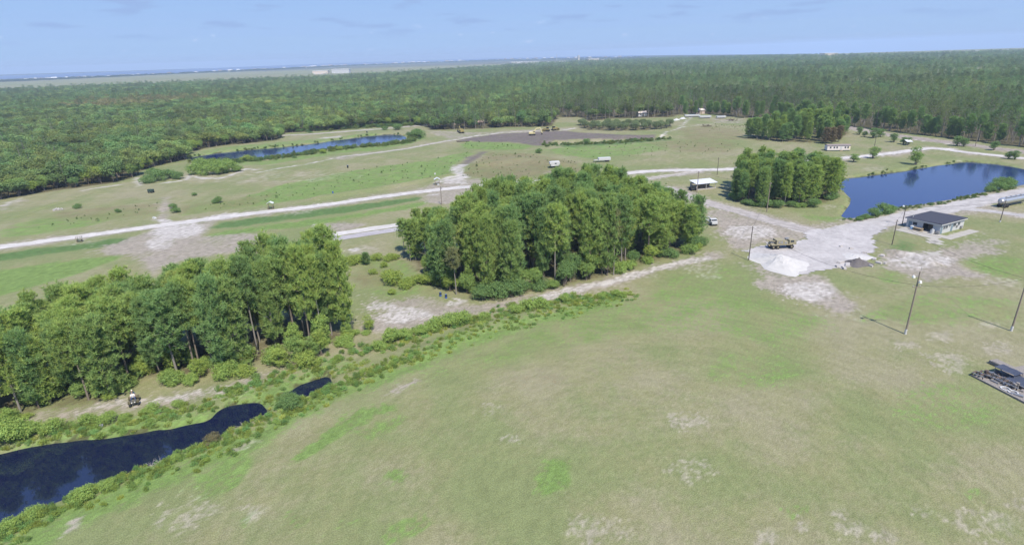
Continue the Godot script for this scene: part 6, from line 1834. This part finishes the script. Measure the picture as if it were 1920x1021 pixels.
func build_scrap_yard() -> void:
	rng.seed = 106
	var conc := paint("stained_concrete", Color(0.31, 0.285, 0.265), 0.95, 0.0, grain(73, 0.02, 0.62, 1.0, 0.02), 0.35)
	var steel := paint("steel", Color.WHITE)
	var rubber := paint("rubber", Color.WHITE)
	var tarp := paint("dark_tarp", Color(0.045, 0.055, 0.085), 0.75)
	var rust := paint("rusty_steel", Color(0.17, 0.13, 0.11), 0.85, 0.0, grain(71, 0.04, 0.5, 1.0, 0.0, 256), 0.8)
	var white := paint("white_paint", Color.WHITE)
	var c0 := Vector3(72.74, 0, -78.91)
	var c1 := Vector3(74.81, 0, -70.46)
	var c2 := Vector3(87.19, 0, -84.42)
	var root := on_ground(c0)
	root.y = gh(c0.x, c0.z)
	var turn := heading(c0, c1)
	var frame := Transform3D(Basis(Vector3.UP, turn), root)
	# local x along the near edge, -z away from it
	var pad := Node3D.new()
	pad.name = "slab_floor"
	add_child(pad)
	pad.transform = frame
	tag(pad, "old concrete floor slab strewn with scrap at the edge of the field", "pavement", "", "structure")
	for i in 6:
		for j in 5:
			part("slab", pad, conc, [[Vector3(1.35 + i * 2.6, 0.02 + 0.012 * ((i + j) % 2), -1.3 - j * 2.6), Vector3(2.54, 0.2, 2.54), Basis(Vector3.UP, rng.randf_range(-0.015, 0.015))]])
	part("kerb", pad, conc, [[Vector3(8.0, 0.12, -0.1), Vector3(16.0, 0.3, 0.3)]])
	var into := frame.affine_inverse()
	var set_ := func(called: String, label: String, cat: String, at: Vector3, spin := 0.0) -> Node3D:
		return thing(called, label, cat, frame * Vector3(at.x, 0.13, at.z), turn + spin)
	var t: Node3D
	for e in [[Vector3(74.79, 0, -74.74), 0, "white ring lying flat on the concrete slab near its kerb"], [Vector3(75.14, 0, -73.69), 0, "second white ring lying flat on the concrete slab"]]:
		t = set_.call("concrete_ring", e[2], "ring", into * on_ground(e[0]), 0.0)
		for k in 14:
			var a := TAU * k / 14.0
			part("segment", t, white, [[Vector3(cos(a) * 0.55, 0.08, sin(a) * 0.55), Vector3(0.18, 0.16, 0.27), Basis(Vector3.UP, -a)]])
	t = set_.call("tarp_frame", "dark blue tarpaulin stretched over a low frame on the scrap slab", "tarpaulin", into * on_ground(Vector3(78.14, 0, -78.43)), 0.05)
	t.scale = Vector3(0.62, 0.8, 0.62)
	for x in [-2.3, 2.3]:
		for z in [-1.4, 1.4]:
			part("post", t, steel, [[Vector3(x, 0.65, z), Vector3(0.1, 1.3, 0.1)]])
	var s := Shape.new()
	for i in 6:
		for j in 4:
			var q := []
			for e in [Vector2(i, j), Vector2(i + 1, j), Vector2(i + 1, j + 1), Vector2(i, j + 1)]:
				var x: float = -2.5 + e.x * 5.0 / 6.0
				var z: float = -1.6 + e.y * 0.8
				q.append(Vector3(x, 1.34 - 0.18 * cos(x * 0.6) * cos(z) + 0.05 * sin(e.x * 2.1 + e.y), z))
			s.quad(q[0], q[1], q[2], q[3], Vector3.UP)
	put("sheet", s, tarp, t)
	t = set_.call("tarp_frame", "dark tarpaulin covered pit beside the pale block row", "tarpaulin", into * on_ground(Vector3(78.13, 0, -75.60)), 0.0)
	part("sheet", t, tarp, [[Vector3(0, 0.5, 0), Vector3(3.6, 0.1, 2.6), Basis(Vector3.RIGHT, 0.08)]])
	part("base", t, conc, [[Vector3(0, 0.2, 0), Vector3(3.2, 0.4, 2.2)]])
	for k in 4:
		t = set_.call("machine_frame", ["rusty machine bed with dark rollers on the scrap slab", "bolted steel frame beside the dark tarpaulin", "stack of rusted conveyor rails on the scrap slab", "low steel frame near the slab's corner"][k], "machinery", into * on_ground([Vector3(75.62, 0, -76.67), Vector3(74.90, 0, -78.30), Vector3(76.17, 0, -75.72), Vector3(73.61, 0, -78.37)][k]), [0.05, 0.4, 0.0, 0.2][k])
		var n := [6, 4, 6, 3][k] as int
		for z in [-0.55, 0.55]:
			part("rail", t, steel, [[Vector3(0, 0.5, z), Vector3(n * 0.55, 0.14, 0.12)]])
		for i in n:
			s = Shape.new()
			s.tube(Vector3(-n * 0.25 + i * 0.5, 0.5, -0.5), Vector3(-n * 0.25 + i * 0.5, 0.5, 0.5), 0.13, 0.13, 8)
			put("roller", s, rubber if i % 2 else rust, t)
		for x in [-n * 0.24, n * 0.24]:
			for z in [-0.55, 0.55]:
				part("leg", t, rust, [[Vector3(x, 0.22, z), Vector3(0.12, 0.44, 0.12)]])
	t = set_.call("pump_unit", "tall rusty pump on its bracket at the slab's corner", "machinery", into * on_ground(Vector3(74.82, 0, -78.62)), 0.3)
	s = Shape.new(); s.tube(Vector3(0, 0, 0), Vector3(0, 1.0, 0), 0.35, 0.3, 12); put("housing", s, rust, t)
	s = Shape.new(); s.tube(Vector3(0, 0.8, 0), Vector3(0.9, 1.0, 0), 0.14, 0.12, 8); put("outlet_pipe", s, steel, t)
	part("bracket", t, steel, [[Vector3(0, 0.05, 0), Vector3(1.0, 0.1, 0.8)]])
	for k in 3:
		t = set_.call("pale_block", ["upright pale concrete block beside the rollers", "second upright concrete block beside the rollers", "long pale concrete beam at the far side of the slab"][k], "block", into * on_ground([Vector3(76.16, 0, -74.81), Vector3(76.67, 0, -74.93), Vector3(79.77, 0, -80.31)][k]), [0.1, 0.3, 0.0][k])
		var z: Vector3 = [Vector3(0.4, 0.8, 0.4), Vector3(0.4, 0.9, 0.45), Vector3(5.0, 0.5, 1.6)][k]
		part("body", t, conc, [[Vector3(0, z.y / 2, 0), z]])
		part("chipped_top", t, conc, [[Vector3(0, z.y + 0.03, 0), Vector3(z.x * 0.85, 0.06, z.z * 0.85)]])
	for k in 26:
		s = Shape.new()
		s.box(Vector3(0, 0.12, 0), Vector3(rng.randf_range(0.3, 1.6), 0.22, rng.randf_range(0.2, 0.5)), Basis.from_euler(Vector3(0, 0, rng.randf_range(-0.1, 0.1))), 0.9)
		var o := put("scrap_piece", s, [rust, steel, conc, tarp][k % 4])
		o.position = frame * Vector3(rng.randf_range(0.8, 10.0), 0.13, rng.randf_range(-5.5, -0.8))
		o.rotation.y = rng.randf() * TAU
		tag(o, "loose scrap piece lying on the old concrete slab", "scrap", "scrap on the slab")

func build_far_land() -> void:
	# coastal marsh, sea and the barrier island
	var marsh := Shape.new()
	marsh.tint = Color(0.17, 0.175, 0.10)
	var add := func(s: Shape, a: Array, y: float) -> void:
		var p := flat_to(a)
		var t := Geometry2D.triangulate_polygon(p)
		for i in range(0, t.size(), 3):
			s.tri(Vector3(p[t[i]].x, y, p[t[i]].y), Vector3(p[t[i + 1]].x, y, p[t[i + 1]].y), Vector3(p[t[i + 2]].x, y, p[t[i + 2]].y), Vector3.UP)
	add.call(marsh, [-1028.8,-856.9,-1116.1,-1332.6,-901.2,-1628.2,-547.2,-2019.5,-102.7,-2425.6,602.4,-2729.5,938.5,-4259.1,59.2,-5571.5,-1475.3,-5487.8,-2057.6,-3745.8,-2742.4,-3304.8,-3569.9,-3023.8], -0.9)
	tag(put("marsh", marsh, paint("marsh", Color.WHITE, 0.95, 0.0, grain(81, 0.02, 0.6, 1.0, 0.0, 256), 1.0 / 180.0)), "flat pale green salt marsh between the forest and the shore", "marsh", "", "structure")
	var sea := Shape.new()
	add.call(sea, [-3401.7,-2880.3,-2899,-3494.7,-2191.7,-3991.3,-1475.3,-5487.8,72.7,-6813.9,1136.4,-5159.8,1714.5,-7790.4,1437.3,-9565.1,132.3,-12280.1,-1723.8,-13397.4,-3527.6,-13157.1,-4288.2,-7830.4,-5338.5,-6453.1,-7064.5,-6003.7], -0.6)
	var blue := paint("sea", Color(0.055, 0.095, 0.21), 0.4)
	tag(put("sea", sea, blue), "blue strip of ocean along the horizon", "sea", "", "structure")
	var creek := Shape.new()
	add.call(creek, [-2206.3,-2011.7,-2416.2,-2909.2,-2395,-3079.8,-2183.9,-3086.3,-1932,-2762.3,-2036.2,-2615.2,-2071.3,-2490.9,-1841.7,-1675.9], -0.8)
	tag(put("creek", creek, blue), "pale tidal creek winding through the marsh", "creek", "", "structure")
	var isle := Shape.new()
	isle.tint = Color(0.09, 0.115, 0.06)
	add.call(isle, [-3177.1,-2688.8,-2601.9,-3134.4,-1996.5,-3634,-1354.2,-5035.2,65.3,-6130.6,1048,-4757.5,1165.9,-5294,76.2,-7131.7,-1559,-5800.5,-2250.3,-4098.7,-2899,-3494.7,-3569.9,-3023.8], -0.4)
	tag(put("barrier_island", isle, paint("turf_far", Color.WHITE, 0.95)), "low wooded barrier island in front of the ocean", "island", "", "structure")

func build_coast() -> void:
	rng.seed = 107
	var white := paint("white_paint", Color.WHITE)
	var roofs := [paint("pale_roof", Color(0.50, 0.50, 0.52), 0.8), paint("brown_roof", Color(0.30, 0.24, 0.20), 0.8), paint("white_roof", Color(0.70, 0.70, 0.70), 0.8)]
	var walls := [paint("house_white", Color(0.42, 0.42, 0.42), 0.8), paint("cream_wall", Color(0.62, 0.56, 0.46), 0.8), paint("sand_wall", Color(0.55, 0.45, 0.36), 0.8)]
	var p := flat_to([-2463.2,-3097.8,-2355.1,-3116.4,-2065.6,-3840.5,-1633.4,-4819.8,-1502.2,-5588.2,-816.8,-6331.5,72.7,-6813.9,1108.4,-5032.2])
	var wall_mesh := Shape.new()
	wall_mesh.box(Vector3(0, 4.0, 0), Vector3(16, 8, 12))
	var wm := wall_mesh.mesh()
	var roof_shape := Shape.new()
	roof_shape.gable(Vector3(0, 7.9, 0), Vector3(17.5, 0, 14), 3.4, 0.4)
	var rm := roof_shape.mesh()
	for i in 105:
		var t := (i + rng.randf() * 0.9) / 105.0 * (p.size() - 1)
		var q := p[int(t)].lerp(p[mini(int(t) + 1, p.size() - 1)], t - int(t))
		if n1.get_noise_2d(q.x * 0.6, q.y * 0.6) < -0.28:
			continue
		var o := thing("beach_house", "tiny pale house on the barrier island before the ocean", "house", Vector3(q.x, -0.4, q.y + rng.randf_range(-40, 40)), rng.randf_range(-0.6, 0.6), "houses on the barrier island")
		var k := rng.randf_range(0.55, 1.0) * clampf(q.length() / 3600.0, 0.8, 1.7)
		o.scale = Vector3(k * rng.randf_range(0.8, 1.7), k, k)
		put("wall", wm, walls[rng.randi() % 3], o)
		put("roof", rm, roofs[rng.randi() % 3], o)
	var scrub := Node3D.new()
	scrub.name = "island_woods"
	add_child(scrub)
	tag(scrub, "dark low woods along the barrier island and the marsh edge", "woods", "", "stuff")
	var clump := [leafy(400, 9.0, 0.0, 9.0, 6, 60, 6, 2.2, 1)]
	var spots := []
	for i in 900:
		var t := rng.randf() * (p.size() - 1)
		var q := p[int(t)].lerp(p[mini(int(t) + 1, p.size() - 1)], t - int(t))
		var w := rng.randf_range(0.8, 1.2)
		spots.append([q.x + rng.randfn() * 20.0, q.y + rng.randf_range(-60, 160), rng.randf_range(0.4, 0.9), rng.randf_range(0.8, 2.2), Color(w, w, w)])
	crowd("leaves", clump, foliage("island_leaves", Color(0.075, 0.11, 0.05)), null, spots, scrub)
	# pale warehouses, water tower and mast at the forest's far edge
	for a in [[[-756.4,-2491.1], 60.0, 9.0, "long low white warehouse rising out of the distant forest"], [[-682.6,-2525.6], 70.0, 11.0, "wide white warehouse roof beside the long low warehouse"], [[102.5,-3172.6], 150.0, 11.0, "very long white factory wall at the far edge of the forest"], [[264.5,-3116.7], 110.0, 9.0, "pale factory hall next to the long white wall"], [[482.9,-3365.4], 60.0, 13.0, "white roofed hall near the distant water tower"], [[544.4,-3327.3], 55.0, 9.0, "low white hall beyond the distant water tower"], [[1393.9,-2629.3], 60.0, 13.0, "pale tan building alone above the distant forest"]]:
		var o := thing("warehouse", a[3], "warehouse", Vector3(a[0][0], 0, a[0][1]), 0.1)
		part("wall", o, paint("tan_wall", Color(0.58, 0.50, 0.42), 0.8) if "tan" in a[3] else white, [[Vector3(0, a[2] * 0.7, 0), Vector3(a[1], a[2] * 1.4, 40)]])
		part("roof", o, roofs[2], [[Vector3(0, a[2] * 1.4 + 0.4, 0), Vector3(a[1] + 2, 0.8, 42)]])
		for k in 4:
			part("loading_door", o, roofs[0], [[Vector3(a[1] * (k / 4.0 - 0.375), 2.6, 20.1), Vector3(5.0, 5.0, 0.3)]])
	var tower := [410.9,-3427.9]
	var o := thing("water_tower", "white water tower above the far edge of the forest", "water tower", Vector3(tower[0], 0, tower[1]))
	var s := Shape.new(); s.tube(Vector3(0, 0, 0), Vector3(0, 26, 0), 5.0, 5.0, 16); put("stem", s, walls[1], o)
	s = Shape.new(); s.tube(Vector3(0, 26, 0), Vector3(0, 36, 0), 7.0, 7.5, 20); s.tube(Vector3(0, 36, 0), Vector3(0, 38, 0), 7.5, 3.0, 20); put("tank", s, white, o)
	var mast := [292.1,-3478.9]
	o = thing("radio_mast", "slim white mast above the far edge of the forest", "mast", Vector3(mast[0], 0, mast[1]))
	s = Shape.new(); s.tube(Vector3.ZERO, Vector3(0, 44, 0), 1.6, 1.0, 8); put("shaft", s, white, o)
	s = Shape.new(); s.tube(Vector3(0, 44, 0), Vector3(0, 50, 0), 0.5, 0.2, 6); put("tip", s, roofs[1], o)
